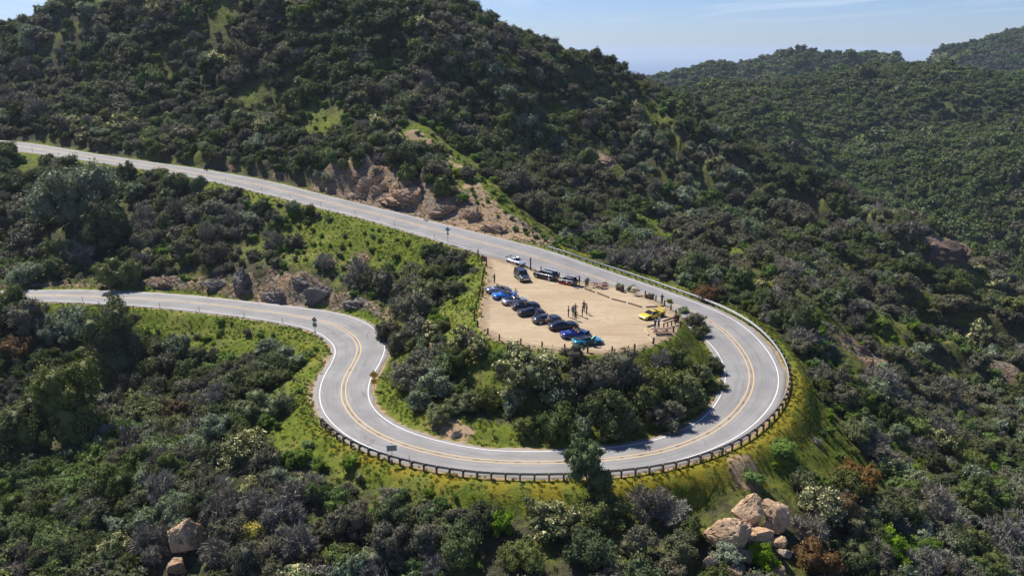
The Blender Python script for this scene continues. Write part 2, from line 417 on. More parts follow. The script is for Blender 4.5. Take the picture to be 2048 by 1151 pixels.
# ---- masks of soil, rock, grass painted where they lie on the ground
def brush(shape, pts):
    m = np.zeros(shape)
    for u, v, r, s in pts:
        p = hit(u, v); d2 = (GXX-p.x)**2+(GYY-p.y)**2; m = np.maximum(m, s*np.exp(-d2/(r*r)))
    return m
rdG, zrG, sgG, iiG = [a.reshape(GXX.shape) for a in road_dist(GXX, GYY)]
ldG = lot_dist(GXX, GYY).reshape(GXX.shape)
TRAIL = [(830,268),(850,285),(870,300),(890,314),(910,330),(928,350),(945,372),(960,390),(975,408),(990,425),(1010,443),(1030,460),(1052,475)]
ROCKB = [(700,350,5,1),(740,380,5,1),(780,385,6,1),(820,400,6,1),(860,415,5,1),(900,430,5,1),(940,445,5,1),(980,462,4,.9),(640,360,4,.6),(560,345,4,.5),(470,330,3.5,.5),(320,310,3,.4),
         (540,575,3.5,1),(580,580,4,1),(620,585,3.5,1),(480,570,3,.9),(430,565,3,.8),(390,560,2.5,.7),(680,600,2.5,.8),(320,560,2,.6),(660,525,2.5,.6),(720,520,3,.6),
         (1210,315,5,.9),(1170,300,4,.7),(1160,278,3,.6),(1740,715,4,1),(1720,700,3,.8),(1700,690,3,.7),(1890,490,6,1),(1910,500,6,1),(1930,520,6,1),(1400,505,3,.6),(1560,500,3,.5),(1250,150,4,.5),(2000,740,5,.8),(1970,800,5,.6)]
SOILB = [(u, v, 2.6, 1) for u, v in TRAIL]+[(985,462,7,.9),(1010,470,5,.9),(950,446,6,.8),(930,350,3,1),(945,372,2.5,1),(960,390,2.2,1),(975,408,2.2,1),(990,425,2.2,1),(1010,443,2.2,1),(1030,460,2.2,1),(1050,474,2.4,1),(1090,483,2.5,.7),(910,330,3,.8),(890,310,3,.7),(850,290,3.5,.7),(830,275,3,.6),
         (1000,455,5,.7),(960,440,5,.8),(900,858,1.8,1),(880,845,1.6,.9),(930,865,1.5,.9),(860,690,2.2,.8),(640,770,2.2,.8),(632,790,2,.7),(655,720,1.6,.8),(1485,940,2.2,1),(1470,950,1.6,.7),(1500,930,1.6,.6),
         (1040,690,2,.5),(1320,665,4,.5),(1402,660,3,.7),(1215,320,6,.6),(1150,330,3,.5),(1280,350,3,.4),(1180,560,2,.6),(1240,560,2,.5),(1290,335,2,.5),(1310,360,2,.5),(920,470,2,.4),(700,530,3,.5)]
YELB = [(1580,760,4,1),(1575,800,4,1),(1560,840,3.5,1),(1520,870,3.5,1),(1480,900,3.5,1),(1430,925,3,1),(1380,940,3,1),(1300,955,3,1),(1220,965,3,1),(1100,975,3,1),(1000,970,3,1),(900,958,3,1),(820,935,3,1),(760,915,3,.9),(700,895,3.5,.7),(650,880,4,.5),(600,870,4,.4),(620,720,3,.5),(600,690,3,.5),(610,780,3,.5),
         (1180,950,3,1),(1330,940,3,.9),(1490,960,3,.7),(700,940,3,.5),(1600,720,3,.4),(960,400,3,.5),(1060,470,3,.6),(1130,495,3,.7),(1180,510,3,.6)]
GRSB = [(u+14, v-4, 7.5, .9) for u, v in TRAIL]+[(1040,704,2.2,1),(1084,711,2.2,1),(1130,716,2.2,1),(1180,719,2.2,1),(1230,719,2.2,1),(1280,713,2.4,1),(1000,700,3,1),(940,600,7,1),(950,560,5,1),(935,645,5,1),(910,630,5,.8),(690,455,10,1),(760,490,11,1),(610,470,8,.8),(830,500,7,1),(700,510,7,1),(450,640,9,1),(350,630,9,1),(540,660,8,1),(480,690,7,.8),(590,780,6,1),(610,860,7,1),(700,920,5,.8),(1600,820,7,1),(1640,900,6,.9),(1570,900,6,1),(1530,930,5,.9),(1680,720,5,.8),(1620,640,5,1),(1020,560,2,0),(1290,225,6,.8),(1320,255,5,.8),(1350,285,5,.7),(1180,310,6,.7),(1230,360,6,.8),(1260,390,5,.8),(1300,440,6,.8),(1330,470,5,.8),(1120,230,5,.7),(1060,190,5,.6),(1460,520,6,.8),(1500,560,6,.8),(1540,590,6,.9),(1850,640,4,.6),(1900,690,4,.5),(1950,650,4,.5),(2000,700,4,.4),(1780,760,4,.6),(340,120,8,.6),(220,110,7,.6),(180,180,7,.5),(500,200,7,.6),(760,140,6,.5),(440,40,8,.6),(640,10,8,.6),(640,500,8,1),(720,470,9,1),(800,480,8,1),(560,480,7,.8),(860,500,6,.9),(760,520,6,.9),(920,600,4,1),(940,560,4,1),(930,640,4,1),(910,660,3,1),(950,530,3,1),(500,655,6,1),(400,640,6,1),(300,630,6,1),(570,670,6,1),(610,700,4,1),(600,750,4,1),(580,800,4,1),(600,850,4,1),
        (640,250,8,.8),(580,240,6,.7),(620,230,6,.7),(1600,640,5,1),(1650,655,5,1),(1690,690,4,1),(1760,680,4,.8),(1800,690,3.5,.8),(1620,800,5,1),(1650,850,5,1),(1600,880,5,1),(1680,900,5,1),(1780,880,5,.9),(1830,940,4,.9),(1560,910,4,1),(1150,505,4,.9),(1120,490,4,.9),(1390,690,3,.9),(1350,690,3,1),(1300,700,3,1),
        (1150,180,5,.6),(1050,200,5,.5),(930,50,6,.7),(960,40,6,.6),(1300,210,4,.5),(960,720,3,.9),(1000,740,4,.9),(1080,720,3,.9),(1010,800,3,.9),(480,430,5,.6),(200,560,4,.5),(60,330,6,.7),(1180,750,3,.5),(1420,780,3,.8),(880,860,3,.7),(780,800,3,.8),(1060,880,4,.8),(1250,880,4,.6),(1640,460,4,.5),(1980,620,4,.5),(1960,560,4,.5)]
M_soil, M_rock, M_yel, M_grs = [brush(GXX.shape, b) for b in (SOILB, ROCKB, YELB, GRSB)]
hillv = (sgG > 0) & (STN[iiG] < 12.8)
M_grs = np.maximum(M_grs, np.where(hillv, 1-sstep(rdG, 0.6, 1.8), 1-sstep(rdG, 2.5, 6.5))*(rdG > -1))                      # verges
M_grs = np.maximum(M_grs, 0.8*(1-sstep(ldG, 1.0, 4.0)))
M_soil = np.maximum(M_soil, 0.85*(1-sstep(rdG, 0.1, 0.9)))
M_soil = np.maximum(M_soil, (1-sstep(ldG, -0.2, 1.0)))
gy, gx = np.gradient(GZ, GY, GX); SLOPE = np.hypot(gx, gy)
M_rock = np.clip(M_rock*1.0, 0, 1)
bank = np.where((sgG > 0) & (STN[iiG] > 7.8) & (STN[iiG] < 13.2), sstep(rdG, 1.2, 2.2)*(1-sstep(rdG, 9, 14)), 0)
M_rock = np.maximum(M_rock, bank*0.9)
bank2 = np.where((sgG < 0) & (iiG > 425), sstep(rdG, 1.0, 2)*(1-sstep(rdG, 3.5, 6)), 0)
M_rock = np.maximum(M_rock, bank2*0.5)
ny, nx = GZ.shape
V = np.stack([GXX, GYY, GZ], -1).reshape(-1, 3)
idx = np.arange(nx*ny).reshape(ny, nx)
F = np.stack([idx[:-1, :-1], idx[:-1, 1:], idx[1:, 1:], idx[1:, :-1]], -1).reshape(-1, 4)
def ground_material():
    m = NT('hillside_ground')
    a = m.attr('mask'); s = m.n('ShaderNodeSeparateColor'); m.l(a.outputs['Color'], s.inputs[0])
    soil, rock, yel, grs = s.outputs[0], s.outputs[1], s.outputs[2], a.outputs['Alpha']
    n1 = m.noise(0.16, 6, 0.6); n2 = m.noise(1.1, 6, 0.65); n3 = m.noise(5.0, 4, 0.7); n4 = m.noise(0.45, 5, 0.6)
    litter = m.mix(m.ramp(n2, 0.3, 0.7), (0.05, 0.05, 0.026), (0.10, 0.09, 0.05))
    green = m.mix(m.ramp(n2, 0.35, 0.68), (0.075, 0.115, 0.011), (0.175, 0.20, 0.024))
    green = m.mix(m.math('MULTIPLY', m.ramp(n1, 0.45, 0.65), 0.5), green, (0.25, 0.23, 0.06))
    green = m.mix(m.math('MULTIPLY', m.ramp(n3, 0.45, 0.72), 0.7), green, (0.045, 0.075, 0.012))
    patch = m.math('MULTIPLY', m.ramp(n1, 0.47, 0.60), 0.65)
    gm = m.math('MAXIMUM', m.ramp(m.math('ADD', grs, m.math('MULTIPLY', m.math('SUBTRACT', n2, 0.5), 1.5)), 0.15, 0.80), patch)
    c = m.mix(gm, litter, green)
    ym = m.ramp(m.math('ADD', yel, m.math('MULTIPLY', m.math('SUBTRACT', n4, 0.5), 1.6)), 0.35, 0.85)
    yc = m.mix(m.ramp(n3, 0.35, 0.7), (0.19, 0.17, 0.018), (0.33, 0.225, 0.02))
    c = m.mix(m.math('MULTIPLY', ym, 0.8), c, yc)
    # rock: layered, cracked, brown and grey
    vo = m.n('ShaderNodeTexVoronoi', feature='DISTANCE_TO_EDGE'); vo.inputs['Scale'].default_value = 0.55
    mp = m.n('ShaderNodeMapping'); mp.inputs['Rotation'].default_value = (0.5, 0.4, 0.2); mp.inputs['Scale'].default_value = (1, 1, 2.6)
    nzv = m.n('ShaderNodeTexNoise'); nzv.inputs['Scale'].default_value = 0.8; m.l(m.pos(), nzv.inputs['Vector'])
    ad = m.n('ShaderNodeVectorMath', operation='ADD'); m.l(m.pos(), ad.inputs[0]); m.l(nzv.outputs['Color'], ad.inputs[1])
    m.l(ad.outputs[0], mp.inputs['Vector']); m.l(mp.outputs[0], vo.inputs['Vector'])
    crack = m.ramp(vo.outputs[0], 0.0, 0.09)
    rk = m.mix(m.ramp(n4, 0.38, 0.62), (0.32, 0.22, 0.135), (0.26, 0.21, 0.155))
    rk = m.mix(m.ramp(n1, 0.52, 0.62), rk, (0.38, 0.25, 0.145))
    rk = m.mix(m.ramp(n3, 0.4, 0.7), rk, m.mix(0.5, rk, (0.10, 0.085, 0.07)))
    rk = m.mix(crack, m.mix(0.55, rk, (0.05, 0.04, 0.03)), rk)
    rmk = m.ramp(m.math('ADD', rock, m.math('MULTIPLY', m.math('SUBTRACT', n2, 0.5), 1.0)), 0.30, 0.5)
    c = m.mix(rmk, c, rk)
    so_ = m.mix(m.ramp(n2, 0.3, 0.7), (0.30, 0.20, 0.115), (0.40, 0.285, 0.175))
    smk = m.ramp(m.math('ADD', soil, m.math('MULTIPLY', m.math('SUBTRACT', n2, 0.5), 0.9)), 0.35, 0.62)
    c = m.mix(smk, c, so_)
    h = m.math('ADD', m.math('MULTIPLY', n2, 0.6), m.math('MULTIPLY', n3, 0.35))
    h = m.math('ADD', h, m.math('MULTIPLY', m.math('MULTIPLY', crack, rmk), 0.5))
    m.bump(h, 0.9, 0.5)
    m.set(col=c, rough=0.95, spec=0.1)
    return m.m
MAT_GROUND = ground_material()
ground = mesh_np('ground', V, F, [MAT_GROUND], smooth=True); tag(ground, kind='structure')
at = ground.data.color_attributes.new('mask', 'FLOAT_COLOR', 'POINT')
at.data.foreach_set('color', np.stack([M_soil, M_rock, M_yel, M_grs], -1).reshape(-1).astype(np.float32))

# ---------------------------------------------------------------- road
def asphalt():
    m = NT('asphalt'); u = m.attr('lane'); s = m.n('ShaderNodeSeparateColor'); m.l(u.outputs['Color'], s.inputs[0])
    uvm = m.n('ShaderNodeUVMap'); uvm.uv_map = 'uv'
    mp = m.n('ShaderNodeMapping'); mp.inputs['Scale'].default_value = (9.0, 0.10, 1); m.l(uvm.outputs[0], mp.inputs['Vector'])
    streak = m.noise(1.0, 5, 0.6, vec=mp.outputs[0])
    n1 = m.noise(0.25, 5, 0.6); n2 = m.noise(9.0, 3, 0.7)
    base = m.mix(m.ramp(n1, 0.35, 0.65), (0.24, 0.229, 0.214), (0.297, 0.284, 0.266))
    base = m.mix(m.math('MULTIPLY', m.ramp(streak, 0.42, 0.68), 0.45), base, (0.145,0.141,0.137))
    base = m.mix(m.math('MULTIPLY', m.ramp(n2, 0.35, 0.7), 0.14), base, (0.20,0.19,0.18))
    # oil-darkened lane middles, dusty shoulders
    base = m.mix(m.math('MULTIPLY', s.outputs[0], 0.34), base, (0.19,0.182,0.172))
    base = m.mix(m.math('MULTIPLY', m.ramp(m.math('ADD', s.outputs[1], m.math('MULTIPLY', m.math('SUBTRACT', n1, 0.5), 0.8)), 0.3, 0.8), 0.5), base, (0.27, 0.235, 0.19))
    # cracks and sealed patches
    vo = m.n('ShaderNodeTexVoronoi', feature='DISTANCE_TO_EDGE'); vo.inputs['Scale'].default_value = 0.16
    dn = m.n('ShaderNodeTexNoise'); dn.inputs['Scale'].default_value = 0.7; dn.inputs['Detail'].default_value = 5; m.l(m.pos(), dn.inputs['Vector'])
    ad = m.n('ShaderNodeVectorMath', operation='MULTIPLY_ADD'); m.l(dn.outputs['Color'], ad.inputs[0]); ad.inputs[1].default_value = (2.4, 2.4, 0); m.l(m.pos(), ad.inputs[2])
    m.l(ad.outputs[0], vo.inputs['Vector'])
    crk = m.math('MULTIPLY', m.math('SUBTRACT', 1.0, m.ramp(vo.outputs[0], 0.004, 0.016)), m.ramp(m.noise(0.06, 3), 0.5, 0.6))
    base = m.mix(m.math('MULTIPLY', crk, 0.6), base, (0.14, 0.135, 0.13))
    m.bump(n2, 0.25, 0.03); m.set(col=base, rough=0.85, spec=0.25); return m.m
def ribbon(name, o0, o1, mat, zoff, i0=0, i1=None, nseg=1, skirt=0.0, parent=None, keep=None):
    i1 = len(RC) if i1 is None else i1
    o0 = np.broadcast_to(o0, len(RC)); o1 = np.broadcast_to(o1, len(RC)); rows = []
    fr = np.linspace(0, 1, nseg+1)
    for f in fr: q = off(o0+(o1-o0)*f); q[:, 2] += zoff; rows.append(q)
    if skirt:
        a = rows[0].copy(); a[:, :2] -= nrm*SIDE*0.25; a[:, 2] -= skirt; b = rows[-1].copy(); b[:, :2] += nrm*SIDE*0.25; b[:, 2] -= skirt
        rows = [a]+rows+[b]
    A = np.stack(rows, 1)[i0:i1]; n, k = A.shape[:2]
    ix = np.arange(n*k).reshape(n, k)
    Fq = np.stack([ix[:-1, :-1], ix[:-1, 1:], ix[1:, 1:], ix[1:, :-1]], -1)
    if keep is not None: Fq = Fq[keep[i0:i1-1]]
    Fq = Fq.reshape(-1, 4)
    if SIDE > 0: Fq = Fq[:, ::-1].copy()
    o = mesh_np(name, A.reshape(-1, 3), Fq, [mat], parent, smooth=True)
    return o, A
lo_, hi_ = -(WI+SHI), WO+SHO
jag = fbm(sn, sn*0+3.0, 2.5, 3, 3)*0.22; jag2 = fbm(sn, sn*0+9.0, 2.5, 3, 4)*0.18
road, A = ribbon('road', lo_+jag, hi_+jag2, asphalt(), 0.03, nseg=16, skirt=0.35)
tag(road, kind='structure')
n, k = A.shape[:2]; fr = np.r_[0, np.linspace(0, 1, 17), 1]; lat = lo_[:, None]+(hi_-lo_)[:, None]*fr[None]
rel = np.where(lat > 0, lat/WO[:, None], lat/WI[:, None])
lane = np.zeros((n, k, 4), np.float32); lane[..., 0] = np.exp(-((np.abs(rel)-0.5)/0.16)**2); lane[..., 1] = sstep(np.abs(rel), 0.97, 1.1)
ca = road.data.color_attributes.new('lane', 'FLOAT_COLOR', 'POINT'); ca.data.foreach_set('color', lane.ravel())
uvl = road.data.uv_layers.new(name='uv'); li = np.empty(len(road.data.loops), np.int32); road.data.loops.foreach_get('vertex_index', li)
uvv = np.stack([rel, np.broadcast_to(sn[:, None], rel.shape)], -1).reshape(-1, 2); uvl.data.foreach_set('uv', uvv[li].astype(np.float32).ravel())
def paint(name, col):
    m = NT(name); n2 = m.noise(3.0, 5, 0.7); m.set(col=m.mix(m.ramp(n2, 0.55, 0.8), col, (0.36, 0.35, 0.33)), rough=0.7); return m.m
M_WHITE, M_YELLOW = paint('white_paint', (0.80, 0.79, 0.76)), paint('yellow_paint', (0.60, 0.39, 0.15))
gap_in = ~((STN > 12.2) & (STN < 14.4)); yes = np.ones(len(RC), bool)
for o_, w_, m_, kp in ((-WI, 0.052, M_WHITE, gap_in), (WO, 0.052, M_WHITE, yes), (-0.30, 0.075, M_YELLOW, yes), (0.30, 0.075, M_YELLOW, yes)):
    r_, _ = ribbon('road_markings', np.asarray(o_)-w_, np.asarray(o_)+w_, m_, 0.036, keep=kp); tag(r_, kind='structure')
# worn reflector studs between the centre lines round the bend
mb = MB()
for i in range(0, len(RC), 3):
    if 19 < STN[i] < 38 or i % 9 == 0:
        c = RC[i]; a = math.atan2(tang[i, 1], tang[i, 0]); mb.box((c[0], c[1], c[2]+0.045), (0.75 if (i//3) % 2 else 0.3, 0.13, 0.02), (0, 0, a))
tag(mb.build('road_studs', simple('worn_studs', (0.16, 0.13, 0.10), 0.9)), kind='structure')

# ---------------------------------------------------------------- dirt lot
def dirt_material():
    m = NT('packed_dirt'); n1 = m.noise(0.10, 5, 0.55); n2 = m.noise(0.8, 6, 0.65); n3 = m.noise(7.0, 4, 0.7)
    mp = m.n('ShaderNodeMapping'); mp.inputs['Rotation'].default_value = (0, 0, R(-52)); mp.inputs['Scale'].default_value = (0.10, 1.6, 1); m.l(m.pos(), mp.inputs['Vector'])
    tr = m.noise(1.0, 4, 0.5, vec=mp.outputs[0], dist=1.2)
    c = m.mix(m.ramp(n1, 0.35, 0.65), (0.385, 0.292, 0.180), (0.455, 0.358, 0.232))
    c = m.mix(m.math('MULTIPLY', m.ramp(n2, 0.42, 0.7), 0.6), c, (0.32,0.235,0.15))
    c = m.mix(m.math('MULTIPLY', m.ramp(tr, 0.47, 0.66), 0.55), c, (0.29,0.21,0.135))
    c = m.mix(m.math('MULTIPLY', m.ramp(n3, 0.58, 0.78), 0.45), c, (0.26,0.19,0.125))
    a = m.attr('edge'); em = m.ramp(m.math('ADD', a.outputs['Fac'], m.math('MULTIPLY', m.math('SUBTRACT', n2, 0.5), 1.1)), 0.4, 0.85)
    c = m.mix(m.math('MULTIPLY', em, 0.75), c, (0.24,0.18,0.11))
    m.bump(m.math('ADD', n3, m.math('MULTIPLY', n2, 2.0)), 0.5, 0.06); m.set(col=c, rough=0.95, spec=0.1); return m.m
lx0, ly0 = LOTD.min(0); lx1, ly1 = LOTD.max(0)
nb = len(LOTD); bo = LOTD + np.stack([fbm(LOTD[:, 0], LOTD[:, 1], 1.6, 3, 61), fbm(LOTD[:, 0], LOTD[:, 1], 1.6, 3, 62)], -1)*0.35
gxl, gyl = np.meshgrid(np.arange(lx0, lx1, 1.0), np.arange(ly0, ly1, 1.0)); gxl, gyl = gxl.ravel(), gyl.ravel()
kp = lot_dist(gxl, gyl) < -0.9; pts = [Vector(p) for p in bo]+[Vector((a, b)) for a, b in zip(gxl[kp], gyl[kp])]
vv, ee, ff, _, _, _ = delaunay_2d_cdt(pts, [], [list(range(nb))], 1, 1e-5)
vv = np.array([(p.x, p.y) for p in vv]); vz = H(vv[:, 0], vv[:, 1])+0.045
rdl, zrl, _, _ = road_dist(vv[:, 0], vv[:, 1]); vz = np.where(rdl < 0.3, np.minimum(vz, zrl+0.015), vz)
lot = mesh_np('parking_lot', np.c_[vv, vz], [tuple(f) for f in ff], [dirt_material()], smooth=True); tag(lot, kind='structure')
ed = lot.data.attributes.new('edge', 'FLOAT', 'POINT'); ed.data.foreach_set('value', (1-sstep(-lot_dist(vv[:, 0], vv[:, 1]), 0.0, 3.0)).astype(np.float32))

# ---------------------------------------------------------------- far hills, sea
HT = []
def Q(u, v, y):
    p = at_y(u, v, y); HT.append((p[0], p[1], p[2]-(0.5 if y > 1000 else 8.5)))
for a in [(1270,172,690),(1330,163,690),(1400,153,690),(1490,141,690),(1614,131,700),(1718,123,700),(1780,115,690),(1842,106,680),(1883,118,680),(1925,127,680),(1966,131,670),(2048,126,660),(2200,118,640),(2400,110,600)]:
    Q(*a); p = at_y(a[0], a[1], a[2]); HT.append((p[0]*1.12, p[1]*1.12, p[2]-45)); HT.append((p[0]*1.35, p[1]*1.35, p[2]-120))
for a in [(1400,190,600),(1450,240,540),(1500,180,610),(1500,280,500),(1600,170,640),(1600,250,545),(1600,350,470),(1700,200,610),(1700,300,520),(1700,400,445),(1800,170,620),(1800,260,540),(1800,350,470),(1800,430,425),(1880,180,600),(1900,300,500),(1900,450,415),(1960,220,560),(2000,350,455),(2000,500,390),(2048,250,520),(2048,420,410),(2048,570,375),(2300,300,450)]: Q(*a)
for a in [(1289,159,1150),(1366,140,1150),(1424,128,1150),(1473,133,1150),(1552,114,1150),(1635,104,1150),(1689,112,1150),(1730,109,1150),(1800,118,1150),(1862,109,1350),(1925,94,1350),(1966,83,1350),(2007,69,1350),(2048,60,1350),(2150,40,1350),(2400,20,1350)]:
    Q(*a); p = at_y(*a); HT.append((p[0]*0.9, p[1]*0.9, p[2]-70)); HT.append((p[0]*1.25, p[1]*1.25, -180)); HT.append((p[0]*1.7, p[1]*1.7, -380))
for x, y, z in [(120,360,-100),(180,330,-110),(260,290,-115),(330,270,-115),(60,420,-110),(-100,520,-110),(-400,560,-110),(-800,700,-200),(-300,900,-250),(0,1000,-260),(150,900,-170),(0,720,-150),(100,1400,-380),(-600,1500,-380),(500,250,-80),(700,250,-20),(900,400,60),(1300,900,120),(-900,450,-150),(-900,1900,-390),(300,2400,-390),(1200,2400,-390),(2000,1500,-100)]: HT.append((x, y, z))
HF = rbf(HT, 0.6, 6.0)
hx, hy = np.meshgrid(np.arange(-900, 1900, 14.0), np.arange(250, 2500, 14.0))
hz = HF(hx, hy)
rid = np.abs(fbm(hx*0.9+hy*0.45, hy*0.5-hx*0.25, 120, 4, 77))
HZ = hz + np.where(hy < 600, rid*26-13, np.where(hy < 800, -2.0+rid*1.5, rid*5-3))*sstep(hy, 300, 420)
def HH(x, y):
    i = np.clip(((np.asarray(x)+900)/14).astype(int), 0, hx.shape[1]-2); j = np.clip(((np.asarray(y)-250)/14).astype(int), 0, hx.shape[0]-2)
    fx = (x-(-900+14*i))/14; fy = (y-(250+14*j))/14
    return (HZ[j, i]*(1-fx)+HZ[j, i+1]*fx)*(1-fy)+(HZ[j+1, i]*(1-fx)+HZ[j+1, i+1]*fx)*fy
ix = np.arange(hx.size).reshape(hx.shape)
Fh = np.stack([ix[:-1, :-1], ix[:-1, 1:], ix[1:, 1:], ix[1:, :-1]], -1).reshape(-1, 4)
mh = NT('far_hillside'); n1 = mh.noise(0.02, 6, 0.6); n2 = mh.noise(0.3, 4, 0.6)
cc = mh.mix(mh.ramp(n1, 0.5, 0.62), (0.045, 0.055, 0.025), (0.085, 0.10, 0.035)); cc = mh.mix(mh.ramp(n2, 0.4, 0.7), cc, (0.035, 0.045, 0.02)); mh.set(col=cc, rough=0.95, spec=0.1)
hills = mesh_np('hills', np.stack([hx, hy, HZ], -1).reshape(-1, 3), Fh, [mh.m], smooth=True); tag(hills, kind='structure')
ms = NT('sea_water'); ms.set(col=(0.015, 0.07, 0.19), rough=0.35, spec=0.5); nz = ms.noise(0.004, 6, 0.6); ms.bump(nz, 0.3, 30)
S_ = 36000.0
sea = mesh_np('sea', [(-S_, -2000, -362), (S_, -2000, -362), (S_, S_, -362), (-S_, S_, -362)], [(0, 1, 2, 3)], [ms.m]); tag(sea, kind='structure')
# ================================================================ vegetation
# ---- leaf colours by species: two ends of the range, blossom colour
SPEC = {'dark': ((0.036, 0.046, 0.017), (0.068, 0.080, 0.028), (0.10, 0.12, 0.05)), 'olive': ((0.058, 0.070, 0.026), (0.100, 0.108, 0.044), (0.16, 0.16, 0.07)),
        'grey': ((0.064, 0.058, 0.038), (0.106, 0.097, 0.066), (0.15, 0.14, 0.10)), 'sage': ((0.082, 0.096, 0.056), (0.135, 0.150, 0.096), (0.30, 0.32, 0.25)),
        'cream': ((0.062, 0.066, 0.028), (0.10, 0.10, 0.045), (0.46, 0.40, 0.22)), 'bright': ((0.050, 0.088, 0.012), (0.105, 0.150, 0.026), (0.18, 0.22, 0.05)),
        'rust': ((0.075, 0.048, 0.024), (0.120, 0.072, 0.030), (0.17, 0.10, 0.04)), 'dead': ((0.095, 0.082, 0.070), (0.165, 0.145, 0.125), (0.2, 0.18, 0.17)),
        'green': ((0.046, 0.070, 0.020), (0.088, 0.118, 0.038), (0.15, 0.18, 0.07)), 'gold': ((0.14, 0.12, 0.035), (0.26, 0.21, 0.07), (0.46, 0.37, 0.13))}
FLOWER = {'dark': 0.0, 'olive': 0.05, 'grey': 0.05, 'sage': 0.22, 'cream': 0.5, 'bright': 0.10, 'rust': 0.10, 'dead': 0.0, 'green': 0.06, 'gold': 0.9}
def leaf_material(sp):
    c1, c2, fl = SPEC[sp]; m = NT(sp+'_foliage')
    oi = m.n('ShaderNodeObjectInfo'); a = m.attr('leaf'); s = m.n('ShaderNodeSeparateColor'); m.l(a.outputs['Color'], s.inputs[0])
    c = m.mix(s.outputs[0], c1, c2)
    hs = m.n('ShaderNodeHueSaturation'); m.put(hs.inputs['Hue'], m.math('ADD', 0.474, m.math('MULTIPLY', oi.outputs['Random'], 0.034)))
    m.put(hs.inputs['Value'], m.math('ADD', 0.80, m.math('MULTIPLY', m.math('FRACT', m.math('MULTIPLY', oi.outputs['Random'], 7.31)), 0.45)))
    m.put(hs.inputs['Saturation'], m.math('ADD', 0.75, m.math('MULTIPLY', m.math('FRACT', m.math('MULTIPLY', oi.outputs['Random'], 13.7)), 0.45)))
    m.l(c, hs.inputs['Color'])
    c = m.mix(s.outputs[1], hs.outputs[0], fl)
    c = m.mix(1.0, c, (1.75, 1.85, 1.65), 'MULTIPLY')
    m.set(col=c, rough=0.6, spec=0.14)
    tr = m.n('ShaderNodeBsdfTranslucent'); m.l(m.mix(0.5, c, m.mix(1.0, c, (1.0, 1.15, 0.5), 'MULTIPLY')), tr.inputs[0])
    mx = m.n('ShaderNodeMixShader'); mx.inputs[0].default_value = 0.05 if sp == 'dead' else 0.24
    m.l(m.b.outputs[0], mx.inputs[1]); m.l(tr.outputs[0], mx.inputs[2]); m.l(mx.outputs[0], m.o.inputs[0]); return m.m
LEAF = {k: leaf_material(k) for k in SPEC}
MAT_BARK = simple('bark', (0.11, 0.085, 0.065), 0.9, var=0.3)
def unit(v): return v/np.maximum(np.linalg.norm(v, axis=-1, keepdims=True), 1e-9)
